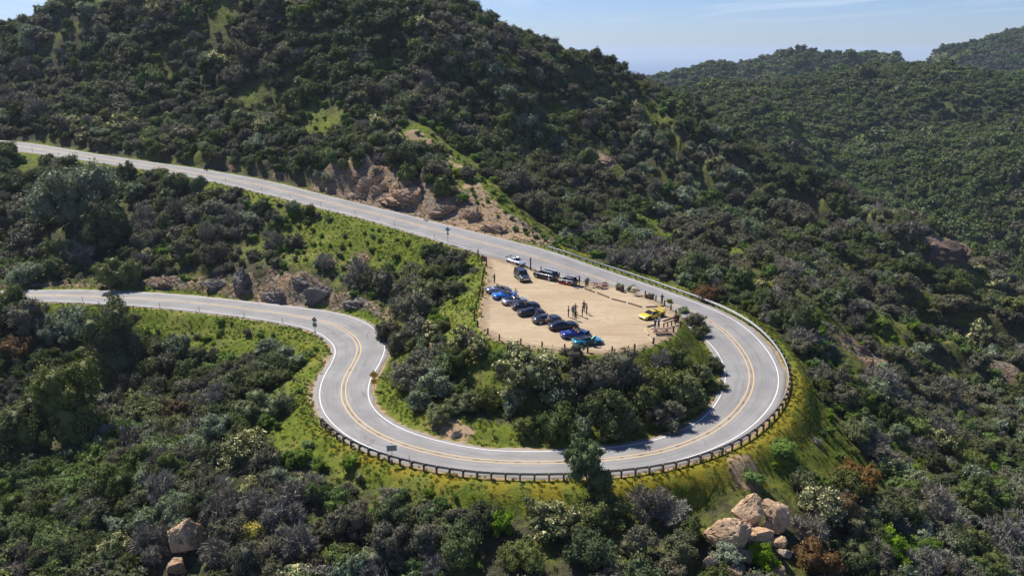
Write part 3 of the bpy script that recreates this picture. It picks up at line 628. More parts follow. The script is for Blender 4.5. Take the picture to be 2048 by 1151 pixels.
def crown_mesh(name, sp, nq, leaf, seed, lobes=9, tall=1.0, spread=0.62, core=True, lobe_r=(0.26, 0.56), tufts=15):
    """crown of radius about 1 standing on z = 0: leaf sprays gathered in tufts over uneven overlapping lobes"""
    g = np.random.default_rng(seed); L = []
    sk = g.uniform(-.25, .25, 2)
    for i in range(lobes):
        a = g.uniform(0, 6.283); rr = spread*math.sqrt(g.random())*1.12
        r = lobe_r[0]+(lobe_r[1]-lobe_r[0])*g.random()**1.4; z = (0.34+0.55*g.random()+0.30*(1-rr))*tall
        L.append((rr*math.cos(a)+sk[0]*z, rr*math.sin(a)+sk[1]*z, max(z, r*0.8), r))
    L.append((0, 0, .55*tall, .5))
    for i in range(max(3, lobes//2)):                                          # skirt down to the ground
        a = g.uniform(0, 6.28); r = g.uniform(.2, .42); q = g.uniform(.5, .85); L.append((q*math.cos(a), q*math.sin(a), r*g.uniform(.7, 1.1)*max(1, tall*.6), r))
    L = np.array(L); nl = len(L)
    tk = np.repeat(np.arange(nl), tufts); td = g.normal(size=(nl*tufts, 3)); td[:, 2] += 0.45; td = unit(td)
    tr = L[tk, 3]*g.uniform(.62, 1.12, nl*tufts); tp = L[tk, :3]+td*tr[:, None]*np.array([1, 1, .9])
    dist = np.linalg.norm(tp[:, None]-L[None, :, :3], axis=-1)/L[None, :, 3]; dist[np.arange(len(tk)), tk] = 9
    ok = (dist.min(1) > 0.66) & (tp[:, 2] > 0.02); tk, td, tp = tk[ok], td[ok], tp[ok]; tz = L[tk, 3]*g.uniform(.16, .36, len(tk))
    pr = tz**1.5; k = g.choice(len(tk), nq, p=pr/pr.sum()); n = nq
    o = g.normal(size=(n, 3)); p = tp[k]+o*tz[k][:, None]*0.62; d = unit(td[k]*0.9+o*0.55+np.array([0, 0, .25])); p[:, 2] = np.maximum(p[:, 2], .02)
    nn = unit(d + g.normal(size=(n, 3))*0.5); t = unit(np.cross(nn, g.normal(size=(n, 3)))); b = np.cross(nn, t)
    s = leaf*g.uniform(.5, 1.35, n)[:, None]; w = 0.62
    if sp == 'dead':
        t = unit(d+g.normal(size=(n, 3))*.5); b = unit(np.cross(t, g.normal(size=(n, 3)))); w = 0.10; s = s*1.9
    V = np.stack([p-t*s, p-b*s*w+t*s*g.uniform(-.2, .2, (n, 1)), p+t*s, p+b*s*w+t*s*g.uniform(-.2, .2, (n, 1))], 1).reshape(-1, 3)
    F = np.arange(4*n).reshape(n, 4)
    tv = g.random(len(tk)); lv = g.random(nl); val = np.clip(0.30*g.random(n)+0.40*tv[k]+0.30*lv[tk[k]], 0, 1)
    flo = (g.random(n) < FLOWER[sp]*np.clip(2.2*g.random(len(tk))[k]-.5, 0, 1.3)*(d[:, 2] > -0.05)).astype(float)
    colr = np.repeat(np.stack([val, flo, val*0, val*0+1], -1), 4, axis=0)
    if core and sp != 'dead':
        bm = bmesh.new(); bmesh.ops.create_icosphere(bm, subdivisions=2, radius=1.0)
        cv = np.array([v.co for v in bm.verts]); cf = np.array([[v.index for v in f.verts] for f in bm.faces]); bm.free()
        m0 = len(V); allv = [V]; tri = []
        for (x, y, z, r) in L:
            q = cv*(0.66*r*(1+0.25*g.normal(size=(len(cv), 1)).clip(-1, 1)))*np.array([1, 1, .9])+np.array([x, y, z]); q[:, 2] = np.maximum(q[:, 2], -0.05)
            tri.append(cf+m0); m0 += len(cv); allv.append(q)
        V = np.concatenate(allv); tri = np.concatenate(tri)
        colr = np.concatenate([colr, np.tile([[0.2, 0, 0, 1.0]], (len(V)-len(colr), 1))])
        me = bpy.data.meshes.new(name); nlp = 4*n+3*len(tri)
        me.vertices.add(len(V)); me.vertices.foreach_set('co', V.astype(np.float32).ravel())
        me.loops.add(nlp); me.loops.foreach_set('vertex_index', np.r_[F.ravel(), tri.ravel()].astype(np.int32))
        me.polygons.add(n+len(tri)); me.polygons.foreach_set('loop_start', np.r_[np.arange(n)*4, 4*n+np.arange(len(tri))*3].astype(np.int32)); me.update(calc_edges=True)
        me.materials.append(LEAF[sp])
    else: me = mesh_np(name, V, F, [LEAF[sp]], add=False)
    ca = me.color_attributes.new('leaf', 'FLOAT_COLOR', 'POINT'); ca.data.foreach_set('color', colr.astype(np.float32).ravel())
    return me
def limbs_mesh(name, seed, tall=1.0, n=6, r0=0.055, base=0.0):
    """short trunk that forks into limbs reaching into the crown"""
    g = np.random.default_rng(seed); mb = MB()
    f = Vector((0, 0, 0.18*tall+base)); mb.cyl((0, 0, -0.35), f, r0*1.25, r0, 8)
    for i in range(n):
        a = 6.283*i/n+g.uniform(-.4, .4); m = f+Vector((math.cos(a)*.22, math.sin(a)*.22, g.uniform(.18, .34)*tall)); e = m+Vector((math.cos(a)*g.uniform(.15, .4), math.sin(a)*g.uniform(.15, .4), g.uniform(.2, .5)*tall))
        mb.cyl(f, m, r0*.7, r0*.45, 6).cyl(m, e, r0*.45, r0*.12, 5)
        for q in range(2):
            a2 = a+g.uniform(-1, 1); mb.cyl(m, m+Vector((math.cos(a2)*.3, math.sin(a2)*.3, g.uniform(.1, .35)*tall)), r0*.3, r0*.08, 4)
    return mb.mesh(name, MAT_BARK)
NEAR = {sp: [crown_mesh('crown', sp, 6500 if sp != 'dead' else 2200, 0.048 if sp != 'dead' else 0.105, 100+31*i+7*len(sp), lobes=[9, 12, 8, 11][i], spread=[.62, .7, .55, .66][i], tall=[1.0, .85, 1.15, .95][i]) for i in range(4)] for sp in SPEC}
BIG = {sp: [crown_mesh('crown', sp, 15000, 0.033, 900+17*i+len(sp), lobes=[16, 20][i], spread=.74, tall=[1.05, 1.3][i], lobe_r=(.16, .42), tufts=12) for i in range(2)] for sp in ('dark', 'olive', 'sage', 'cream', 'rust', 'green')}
LIMB = [limbs_mesh('stems', 40+i, [1.0, .85, 1.15, .95][i], base=-0.1) for i in range(4)]
TRUNK = [limbs_mesh('trunk', 60+i, 1.2, 7, 0.07) for i in range(2)]
def sampler(M):
    def f(x, y):
        x = np.clip(x, GX[0], GX[-1]-1e-3); y = np.clip(y, GY[0], GY[-1]-1e-3)
        return M[np.clip(np.searchsorted(GY, y)-1, 0, len(GY)-2), np.clip(np.searchsorted(GX, x)-1, 0, len(GX)-2)]
    return f
sGR, sSO, sRO, sYE, sRD, sLD, sSG, sII, sSL = [sampler(a) for a in (M_grs, M_soil, M_rock, M_yel, rdG, ldG, sgG, iiG, SLOPE)]

# ---- plants picked out one by one from the photograph: pixel of the crown's middle, crown width in pixels, species, height/width, tree?
PLANTS = [(1078,765,125,'cream',.95,0),(1185,768,105,'grey',.9,0),(1243,752,115,'grey',.85,0),(1325,765,95,'olive',.95,0),(1372,785,88,'olive',1,0),(1292,800,85,'olive',1,0),(1120,840,88,'dark',.9,0),(1205,835,95,'dark',.95,0),(1020,808,62,'sage',.9,0),
 (975,795,62,'dark',.9,0),(880,775,78,'sage',.85,0),(834,748,84,'grey',.85,0),(852,715,80,'grey',.8,0),(800,688,60,'grey',.9,0),(922,722,58,'dark',.95,0),(955,695,56,'cream',1,0),(928,800,70,'olive',.85,0),(882,822,58,'olive',.8,0),(832,802,54,'sage',.8,0),
 (1003,715,44,'bright',.8,0),(1062,735,48,'dark',.8,0),(1150,722,66,'grey',.7,0),(1212,732,60,'grey',.75,0),(1393,640,40,'grey',.9,0),(1398,662,36,'olive',1,0),(1425,730,46,'dark',.8,0),(1160,850,60,'sage',.8,0),(1255,845,70,'dark',.9,0),(1395,742,46,'olive',.8,0),(1050,855,60,'olive',.8,0),(1330,835,70,'grey',.8,0),
 (866,503,54,'dark',.8,0),(918,522,56,'grey',.75,0),(715,548,52,'dead',1,0),(757,553,48,'grey',.95,0),(855,592,85,'olive',.7,0),(825,628,95,'grey',.75,0),(780,660,68,'grey',.8,0),(905,578,58,'olive',.7,0),(835,660,70,'grey',.8,0),
 (155,405,140,'sage',1.15,1),(255,355,46,'dark',1.15,0),(338,372,68,'olive',.9,0),(92,334,44,'dark',.8,0),(140,328,26,'dark',.8,0),(290,432,56,'dead',.8,0),(300,480,66,'grey',.9,0),(240,540,80,'olive',.9,0),(392,438,44,'grey',.9,0),(425,472,50,'dead',.9,0),(365,505,52,'grey',.9,0),
 (470,435,48,'dead',.9,0),(430,508,60,'grey',.9,0),(620,422,31,'dark',1,0),(530,418,42,'dark',.9,0),(545,482,50,'dead',1,0),(592,482,38,'grey',.9,0),(652,522,40,'dead',.9,0),(30,362,54,'dark',.8,0),(50,425,70,'grey',.9,0),(62,478,80,'grey',.85,0),(108,508,70,'olive',.9,0),
 (145,505,58,'sage',.8,0),(42,545,70,'sage',.8,0),(205,475,90,'dark',1.1,1),(38,628,84,'dark',.9,1),(62,650,90,'grey',.9,0),(132,648,92,'sage',.95,0),(38,690,72,'rust',.7,0),(232,708,135,'olive',1.1,1),(300,745,70,'dark',1,0),(130,838,175,'olive',1,1),(35,885,120,'olive',.95,1),
 (358,690,56,'sage',1.2,0),(395,712,42,'olive',.9,0),(405,748,42,'dark',.9,0),(365,745,45,'dark',1,0),(535,700,62,'sage',.7,0),(572,712,60,'sage',.7,0),(560,752,55,'olive',.7,0),(525,805,102,'olive',.8,0),(440,812,78,'dead',.9,0),(375,815,60,'dead',.8,0),(505,888,98,'cream',.85,0),(455,925,60,'cream',.8,0),
 (345,880,60,'dead',.9,0),(642,930,44,'bright',.7,0),(700,925,40,'bright',.7,0),(590,915,46,'bright',.8,0),(620,885,30,'bright',.7,0),(505,1062,56,'gold',1,0),(600,1088,92,'dead',.9,0),(705,1045,108,'grey',.9,0),(795,1040,88,'dark',.9,0),(850,1085,90,'grey',.9,0),(960,1035,80,'dark',.9,0),
 (1112,1035,98,'cream',.95,0),(1212,1012,92,'olive',.85,0),(1300,1000,88,'dead',.85,0),(1178,946,94,'green',1.05,1),(1345,1020,70,'dead',.8,0),(440,1108,74,'dead',.9,0),(1050,1105,90,'olive',.9,0),(1180,1092,90,'dark',.9,0),(915,1100,95,'dark',.9,0),(1275,1085,80,'grey',.9,0),(1355,1090,80,'olive',.9,0),
 (1612,968,70,'olive',.95,0),(1648,1010,108,'cream',.95,0),(1708,952,94,'rust',.85,0),(1640,1128,110,'rust',.7,0),(1785,1085,90,'bright',.95,0),(1755,1020,80,'olive',.9,0),(1715,868,70,'olive',.85,0),(1868,880,80,'cream',.95,0),(1855,1015,90,'dead',.95,0),(1790,870,50,'sage',.9,0),
 (1578,640,78,'dark',1.1,1),(1752,785,60,'sage',.9,0),(1642,750,62,'grey',.8,0),(1690,800,62,'grey',.85,0),(1412,585,55,'rust',.7,0),(1560,890,56,'bright',.6,0),(1500,955,44,'bright',.7,0),(1530,1110,66,'bright',.9,0),(1450,1110,62,'sage',.8,0),(1930,1000,80,'olive',.9,0),(1940,920,70,'olive',.9,0),
 (1560,580,50,'grey',.8,0),(1600,700,50,'grey',.8,0),(1660,705,44,'grey',.8,0),(1990,1080,100,'dead',.8,0),(2010,960,80,'grey',.8,0),(885,378,48,'dark',1,0),(935,345,40,'grey',.8,0),(655,365,28,'sage',1,0),(640,350,24,'sage',1,0),(975,345,34,'grey',.8,0),(1010,372,36,'grey',.8,0),
 (1240,575,22,'sage',.7,0),(1265,578,24,'sage',.7,0),(1300,592,22,'grey',.7,0),(1336,602,13,'bright',.9,0),(1210,568,14,'olive',.7,0),(1365,620,24,'sage',.7,0),(1430,770,40,'olive',.7,0),(663,707,8,'bright',.7,0)]
IND = []      # x, y, z, radius, species, ratio, tree, manual
for (u, v, w, sp, q, tr) in PLANTS:
    p = hit(u, v+0.34*w*q); D = project(np.array(p))[2]; r = 0.5*w*D/FPX
    IND.append((p.x, p.y, p.z, float(r), sp, q, tr, True))

ROCKBOX = [(1505,1062,150,130),(1440,1110,60,60),(377,1095,80,66),(354,1141,44,34),(509,1146,50,16),(564,583,60,46),(639,588,70,40),(708,605,56,22),(426,568,50,34),(484,563,60,46),(720,376,56,50),(800,388,84,46),(888,420,56,32),(943,428,48,34),(990,455,56,30),(1694,679,28,24),(1723,699,32,22),(1735,725,26,24),(1905,503,80,52),(1214,322,34,16),(912,866,26,24),(1618,1096,26,14),(332,563,50,28)]
# ---- the rest of the chaparral
def species_pick(x, y, W, seed):
    ks = list(W); sc = np.stack([np.log(W[k]+1e-6)+1.5*fbm(x, y, 26, 3, seed+7*i)+rng.gumbel(size=len(x))*0.75 for i, k in enumerate(ks)], -1)
    return np.array(ks)[sc.argmax(1)]
def scatter(x0, x1, y0, y1, step):
    gx, gy = np.meshgrid(np.arange(x0, x1, step), np.arange(y0, y1, step)); n = gx.size
    return gx.ravel()+rng.uniform(-.48, .48, n)*step, gy.ravel()+rng.uniform(-.48, .48, n)*step
BX, BY, BR, BS, BQ = [], [], [], [], []
for (y0, y1, step, rm) in ((56, 118, 1.6, 1.30), (118, 175, 1.9, 1.45), (175, 245, 2.2, 1.75), (245, 345, 2.5, 2.0)):
    x, y = scatter(-0.72*y1-10, 0.72*y1+14, y0, y1, step)
    z = H(x, y); u, v, f = project(np.stack([x, y, z], -1))
    k = (u > -130) & (u < 2180) & (v < 1290) & (f > 10); x, y, z, u, v = x[k], y[k], z[k], u[k], v[k]
    rd, ld, gr, so_, ro, ye, sg = sRD(x, y), sLD(x, y), sGR(x, y), sSO(x, y), sRO(x, y), sYE(x, y), sSG(x, y)
    r = rm*np.exp(rng.normal(0, 0.40, len(x)))*(1+0.30*fbm(x, y, 30, 2, 201)); r = np.clip(r, 0.45, 2.1 if y1 < 120 else 2.6 if y1 < 180 else 3.6)
    dens = np.ones(len(x)); dens *= np.clip(1-1.05*gr, 0.09, 1)**1.2; dens *= 1-0.92*np.clip(so_, 0, 1); dens *= 1-0.75*np.clip(ro, 0, 1); dens *= 1-0.9*np.clip(ye, 0, 1)
    dens *= np.where((v > 380) & (v < 600) & (u < 950) & (rd > 1) & (y < 190), 0.72, 1.0)        # thinner cover between the roads
    dens *= np.where(fbm(x, y, 24, 3, 91) > 0.42, 0.4, 1.0)
    r = np.minimum(r, 0.45+0.30*np.maximum(rd, 0)) if y1 > 120 else r
    lush = (gr > 0.5) & (y1 > 118) & (rd > 3.0) & (ld > 4)
    dens = np.where(lush, 0.42, dens)
    dens = np.where((gr > .4) & (y1 < 120) & (u > 1590) & (rd > 5), .33, dens)
    small = (rng.random(len(x)) < 0.5) & (gr > 0.3); r = np.where(small, r*0.5, r); r = np.where(gr > 0.6, np.minimum(r, rng.uniform(.3, .8, len(r))), r)
    k = (rng.random(len(x)) < dens) & (rd > np.where(sg > 0, 1.8, 1.0)+r*0.8) & (ld > 1.3+r)
    x, y, z, u, v, r, gr = x[k], y[k], z[k], u[k], v[k], r[k], gr[k]
    for su, sv, srad in ((753, 778, 5.0), (785, 929, 3.0), (631, 671, 4.0), (896, 488, 4.0), (841, 440, 4.0), (1532, 660, 3.0)):
        sp_ = hit(su, sv); dy = sp_.y-y; kk = ~((np.abs(x-sp_.x*y/sp_.y) < 1.4+1.35*r) & (dy > -1) & (dy < srad+r)); x, y, z, u, v, r, gr = x[kk], y[kk], z[kk], u[kk], v[kk], r[kk], gr[kk]
    for (ru, rv, rw, rh) in ROCKBOX:
        uu, vv_, f_ = project(np.stack([x, y, z+r*.6], -1)); pw = r*FPX/f_; kk = ~((np.abs(uu-ru) < rw*.46+pw*.8) & (vv_ > rv-rh*.55) & (vv_ < rv+rh*.45+pw*.75)); x, y, z, u, v, r, gr = x[kk], y[kk], z[kk], u[kk], v[kk], r[kk], gr[kk]
    k = visible(x, y, z+r*1.1+1.5); x, y, u, v, r, gr = x[k], y[k], u[k], v[k], r[k], gr[k]
    for (ix_, iy_, iz_, ir_, *_q) in IND:                                      # keep clear of the plants already standing
        d = np.hypot(x-ix_, y-iy_); k = d > ir_*0.9; x, y, u, v, r, gr = x[k], y[k], u[k], v[k], r[k], gr[k]
    hillW = {'grey': .36, 'dark': .32, 'green': .06, 'olive': .17, 'sage': .06, 'bright': .03, 'rust': .004, 'cream': .03, 'dead': .04}
    foreW = {'grey': .20, 'green': .14, 'dark': .22, 'olive': .22, 'sage': .07, 'bright': .09, 'rust': .004, 'cream': .05, 'dead': .16}
    midW = {'grey': .24, 'green': .14, 'dark': .22, 'olive': .22, 'sage': .10, 'bright': .10, 'rust': .006, 'cream': .05, 'dead': .10}
    a, b, c = species_pick(x, y, hillW, 300), species_pick(x, y, foreW, 340), species_pick(x, y, midW, 380)
    sp = np.where((v > 860) & (u < 1450), b, np.where(y > 178, a, c))
    sp = np.where((gr > 0.3) & (rng.random(len(x)) < 0.72), 'bright', sp); r = np.where(sp == 'bright', np.minimum(r, 1.25), r)
    BX.append(x); BY.append(y); BR.append(r); BS.append(sp); BQ.append(rng.uniform(.72, 1.12, len(x)))
BX, BY, BR, BS, BQ = [np.concatenate(a) for a in (BX, BY, BR, BS, BQ)]
BZ = H(BX, BY); BU, BV, BF = project(np.stack([BX, BY, BZ+BR*.6], -1)); BP = BR*FPX/BF
inside = (BU > 15) & (BU < 2033) & (BV > 10) & (BV < 1140) & visible(BX, BY, BZ+BR*0.7)
order = np.argsort(-np.where(inside, BP, 0)); NIND = 300-len(IND)
pick = order[:NIND]
for i in pick: IND.append((float(BX[i]), float(BY[i]), float(BZ[i]), float(BR[i]), str(BS[i]), float(BQ[i]), 0, False))
rest = np.ones(len(BX), bool); rest[pick] = False

# ---- names and descriptions
ADJ = {'dark': 'dark green shrub', 'olive': 'olive green shrub', 'grey': 'brownish grey shrub', 'sage': 'silvery green shrub', 'cream': 'cream-flowered shrub', 'bright': 'bright green shrub', 'rust': 'rusty brown shrub', 'dead': 'bare grey shrub', 'green': 'mid green shrub', 'gold': 'golden yellow shrub'}
def zone(u, v, x, y):
    rd, ld, ii, sg = float(sRD(x, y)), float(sLD(x, y)), int(sII(x, y)), float(sSG(x, y))
    st = STN[ii]
    if ld < 40 and sg < 0 and 12 < st < 47 and v > 480 and u > 760:
        if v < 660 and u < 965: return 'on the grassy bank beside the dirt lot'
        if u > 1330 and v < 720: return 'on the rim beside the right bend'
        if v < 640: return 'on the verge between dirt lot and road'
        return 'on the knoll under the dirt lot' if u < 1040 else 'on the knoll face above the hairpin'
    if u < 1040 and (sg > 0 and st < 15): return 'above the upper road near its rock cut' if u > 520 else 'above the far end of the upper road'
    if u >= 1040 and v < 620 and y > 150: return 'on the gully slope beyond the guardrail'
    if v < 620 and u < 800: return 'between upper and lower road, at the left' if u < 330 else 'between upper and lower road, above the rocks'
    if u < 640 and v < 760: return 'in the ravine below the lower road'
    if u < 640 and v < 960: return 'on the dark slope left of the S bend'
    if u < 640: return 'on the near slope around the left boulder'
    if u < 1000: return 'below the guardrail, left of the lone tree'
    if u < 1420: return 'below the guardrail, around the lone tree'
    if v > 930: return 'near the orange boulder pile'
    if u > 1780: return 'on the shaded slope at the right edge'
    return 'on the spur right of the hairpin'
ORD = ['first', 'second', 'third', 'fourth', 'fifth', 'sixth', 'seventh', 'eighth', 'ninth', 'tenth', 'eleventh', 'twelfth', 'thirteenth', 'fourteenth', 'fifteenth', 'sixteenth', 'seventeenth', 'eighteenth', 'nineteenth', 'twentieth']
LB = {}
for n_, (x, y, z, r, sp, q, tr, man) in enumerate(IND):
    u, v, f = project(np.array((x, y, z+r*q))); pxw = 2*r*FPX/f
    size = 'huge' if pxw > 112 else 'big' if pxw > 72 else 'middling' if pxw > 52 else 'small'
    word = ADJ[sp].replace('shrub', 'tree') if tr else ADJ[sp]
    LB.setdefault((size, word, zone(u, v, x, y)), []).append((u, n_))
LABEL = {}
for (size, word, zn), it in LB.items():
    it.sort()
    for k, (u, n_) in enumerate(it):
        LABEL[n_] = f'{size} {word} {zn}' if len(it) == 1 else f'{size} {word} {zn}, {ORD[min(k, 19)] if k < len(it)-1 or len(it) > 2 else "rightmost"} from left'.replace('rightmost from left', 'the right one').replace(' first from left', ' leftmost one')
for n_, (x, y, z, r, sp, q, tr, man) in enumerate(IND):
    g = random.Random(n_*13+5); big = (tr or r > 3.2) and sp in BIG
    name = 'tree' if tr else ('dead_shrub' if sp == 'dead' else 'shrub')
    k = g.randrange(2 if big else 4); e = empty(name, (x, y, z-0.1*r), g.uniform(0, 6.28))
    tag(e, LABEL[n_], 'tree' if tr else 'shrub', 'trees among the chaparral' if tr else ('leafless shrubs' if sp == 'dead' else 'chaparral shrubs'))
    sx = r*1.02*(1+g.uniform(-.08, .08)); sz = r*q*1.15
    lift = 0.35*r if tr else 0
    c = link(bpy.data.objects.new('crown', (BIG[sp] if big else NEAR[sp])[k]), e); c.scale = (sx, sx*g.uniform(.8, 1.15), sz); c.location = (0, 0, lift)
    t = link(bpy.data.objects.new('trunk' if tr else 'stems', TRUNK[k % 2] if tr else LIMB[k]), e); t.scale = (r*.95, r*.95, sz*(1.25 if tr else .95))

# ---- everything smaller or farther: point clouds that carry instances
def instancer(name, pts, scl, rot, idx, variants, collname):
    cl = bpy.data.collections.new(collname)
    for i, me in enumerate(variants):
        o = bpy.data.objects.new('%s_%03d' % (collname, i), me); cl.objects.link(o)
    me = bpy.data.meshes.new(name); me.vertices.add(len(pts)); me.vertices.foreach_set('co', np.asarray(pts, np.float32).ravel())
    for nm, ty, ar in (('scl', 'FLOAT_VECTOR', scl), ('rot', 'FLOAT_VECTOR', rot)):
        me.attributes.new(nm, ty, 'POINT').data.foreach_set('vector', np.asarray(ar, np.float32).ravel())
    me.attributes.new('idx', 'INT', 'POINT').data.foreach_set('value', np.asarray(idx, np.int32))
    ob = link(bpy.data.objects.new(name, me))
    ng = bpy.data.node_groups.new(name+'_scatter', 'GeometryNodeTree')
    ng.interface.new_socket(name='Geometry', in_out='INPUT', socket_type='NodeSocketGeometry'); ng.interface.new_socket(name='Geometry', in_out='OUTPUT', socket_type='NodeSocketGeometry')
    N = ng.nodes; gi, go = N.new('NodeGroupInput'), N.new('NodeGroupOutput')
    ci = N.new('GeometryNodeCollectionInfo'); ci.inputs[0].default_value = cl; ci.inputs['Separate Children'].default_value = True; ci.inputs['Reset Children'].default_value = True
    ip = N.new('GeometryNodeInstanceOnPoints'); ip.inputs['Pick Instance'].default_value = True
    def att(nm, ty):
        a = N.new('GeometryNodeInputNamedAttribute'); a.data_type = ty; a.inputs['Name'].default_value = nm; return a.outputs['Attribute']
    ng.links.new(gi.outputs[0], ip.inputs['Points']); ng.links.new(ci.outputs[0], ip.inputs['Instance'])
    ng.links.new(att('idx', 'INT'), ip.inputs['Instance Index']); ng.links.new(att('scl', 'FLOAT_VECTOR'), ip.inputs['Scale'])
    e2r = N.new('FunctionNodeEulerToRotation'); ng.links.new(att('rot', 'FLOAT_VECTOR'), e2r.inputs[0]); ng.links.new(e2r.outputs[0], ip.inputs['Rotation'])
    ng.links.new(ip.outputs[0], go.inputs[0])
    md = ob.modifiers.new('scatter', 'NODES'); md.node_group = ng; tag(ob, kind='stuff'); return ob
SPK = list(SPEC)
MASS = [crown_mesh('mass_crown', sp, 3600 if sp != 'dead' else 1200, 0.064 if sp != 'dead' else .14, 500+13*i+len(sp)*3, lobes=[8, 10, 7][i], spread=[.6, .68, .52][i], tall=[1, .85, 1.15][i]) for sp in SPK for i in range(3)]
x, y, r, sp, q = BX[rest], BY[rest], BR[rest], BS[rest], BQ[rest]; n = len(x)
vi = np.array([SPK.index(s) for s in sp])*3+rng.integers(0, 3, n)
sx = r*1.08*rng.uniform(.92, 1.1, n)
instancer('chaparral_shrubs', np.stack([x, y, H(x, y)-0.15*r], -1), np.stack([sx, sx*rng.uniform(.75, 1.25, n), r*q*1.15], -1), np.stack([rng.uniform(-.18, .18, n), rng.uniform(-.18, .18, n), rng.uniform(0, 6.28, n)], -1), vi, MASS, 'mass_variants')
print('individual plants', len(IND), 'mass', n)
# far hills
FSP = ['dark', 'olive', 'grey', 'green']
FARM = [crown_mesh('far_crown', sp, 800, 0.12, 700+13*i+len(sp)*3, lobes=7, spread=.62, tall=.95) for sp in FSP for i in range(2)]
fx, fy, fr = [], [], []
for (y0, y1, step, rm) in ((340, 560, 3.0, 2.2), (560, 780, 3.4, 2.6), (780, 1500, 5.4, 3.9)):
    x, y = scatter(20, 0.75*y1+20, y0, y1, step); x = x+rng.normal(0, step*.5, len(x)); y = np.clip(y+rng.normal(0, step*.5, len(x)), 335, 1520); z = HH(x, y); u, v, f = project(np.stack([x, y, z], -1))
    k = (u > 1150) & (u < 2150) & (v < 700); x, y, z = x[k], y[k], z[k]
    r = rm*np.exp(rng.normal(0, .42, len(x)))*(1+0.3*fbm(x, y, 60, 2, 55))
    dens = np.where(fbm(x, y, 60, 3, 401) > 0.48, 0.8, 1.0)
    ff_ = np.linspace(.45, .99, 50)[:, None]; t = z+r+2
    px, py, pz = x[None]*ff_, y[None]*ff_, CAM_Z+(t[None]-CAM_Z)*ff_
    vis = ~((np.where((px < 440) & (py < 468), H(px, py), np.where(py > 300, HH(px, py), -500)) > pz).any(0))
    k = vis & (rng.random(len(x)) < dens); fx.append(x[k]); fy.append(y[k]); fr.append(np.clip(r[k], 1.2, 12))
x, y, r = [np.concatenate(a) for a in (fx, fy, fr)]; n = len(x)
sp = species_pick(x/4, y/4, {'dark': .36, 'olive': .30, 'grey': .10, 'green': .24}, 440)
vi = np.array([FSP.index(s) for s in sp])*2+rng.integers(0, 2, n)
instancer('distant_chaparral', np.stack([x, y, HH(x, y)-0.2*r], -1), np.stack([r, r, r*rng.uniform(.75, 1.15, n)], -1), np.stack([x*0, x*0, rng.uniform(0, 6.28, n)], -1), vi, FARM, 'far_variants')
print('far', n)
# ---- grass and flowers
def grass_material(name, a, b):
    m = NT(name); oi = m.n('ShaderNodeObjectInfo'); at_ = m.attr('leaf'); s = m.n('ShaderNodeSeparateColor'); m.l(at_.outputs['Color'], s.inputs[0])
    c = m.mix(s.outputs[0], a, b); c = m.mix(m.math('MULTIPLY', oi.outputs['Random'], 0.5), c, tuple(x*0.6 for x in a)); m.set(col=c, rough=0.6, spec=0.2)
    tr = m.n('ShaderNodeBsdfTranslucent'); m.l(c, tr.inputs[0]); mx = m.n('ShaderNodeMixShader'); mx.inputs[0].default_value = 0.35
    m.l(m.b.outputs[0], mx.inputs[1]); m.l(tr.outputs[0], mx.inputs[2]); m.l(mx.outputs[0], m.o.inputs[0]); return m.m
def tuft(name, mat, seed, n=26, blob=0.0):
    g = np.random.default_rng(seed); a = g.uniform(0, 6.28, n); rr = g.random(n)**.5*0.6; b = np.stack([rr*np.cos(a), rr*np.sin(a), 0*a], -1)
    a2 = g.uniform(0, 6.28, n); lean = g.uniform(.1, .7, n); h = g.uniform(.5, 1, n); tip = b+np.stack([np.cos(a2)*lean*.5, np.sin(a2)*lean*.5, h], -1)
    w = np.stack([-np.sin(a2), np.cos(a2), 0*a2], -1)*0.06; mid = (b+tip)/2+np.array([0, 0, .12])
    V = np.stack([b-w, b+w, mid+w*1.2, tip, mid-w*1.2], 1).reshape(-1, 3); F = np.arange(5*n).reshape(n, 5)
    me = mesh_np(name, V, F, [mat], add=False); ca = me.color_attributes.new('leaf', 'FLOAT_COLOR', 'POINT')
    ca.data.foreach_set('color', np.repeat(np.stack([g.random(n), a*0, a*0, a*0+1], -1), 5, axis=0).astype(np.float32).ravel()); return me
GM = [grass_material('green_grass', (0.085, 0.125, 0.013), (0.18, 0.21, 0.03)), grass_material('dry_grass', (0.19, 0.18, 0.04), (0.29, 0.26, 0.08)), grass_material('yellow_flowers', (0.22, 0.19, 0.012), (0.40, 0.31, 0.02))]
TUF = [tuft('tuft', GM[i//2], 20+i) for i in range(6)]
x, y = scatter(-125, 125, 62, 205, 0.55); z = H(x, y); u, v, f = project(np.stack([x, y, z], -1))
gr, ye, rd, ld, so_ = sGR(x, y), sYE(x, y), sRD(x, y), sLD(x, y), sSO(x, y)
pr = np.clip(np.maximum(gr, ye*1.1), 0.10, 1)*(1-.7*np.clip(so_, 0, 1))*np.clip(1.35-f/230, .3, 1)*(0.55+0.6*(fbm(x, y, 4, 3, 66) > 0))
k = (u > -40) & (u < 2090) & (v < 1200) & (rd > 0.35) & (ld > -0.25) & (rng.random(len(x)) < pr) & visible(x, y, z+0.5)
x, y, z, ye, gr = x[k], y[k], z[k], ye[k], gr[k]; n = len(x); t = rng.random(n)
kind = np.where(t < np.clip(ye+0.35*fbm(x, y, 3, 3, 68), 0, .95)*0.62, 2, np.where(rng.random(n) < 0.16+0.3*(fbm(x, y, 11, 3, 67) > 0.25), 1, 0))
s = rng.uniform(.22, .46, n)
instancer('grass', np.stack([x, y, z-0.03], -1), np.stack([s, s, s*rng.uniform(.5, .9, n)], -1), np.stack([x*0, x*0, rng.uniform(0, 6.28, n)], -1), kind*2+rng.integers(0, 2, n), TUF, 'grass_variants')
print('grass', n)
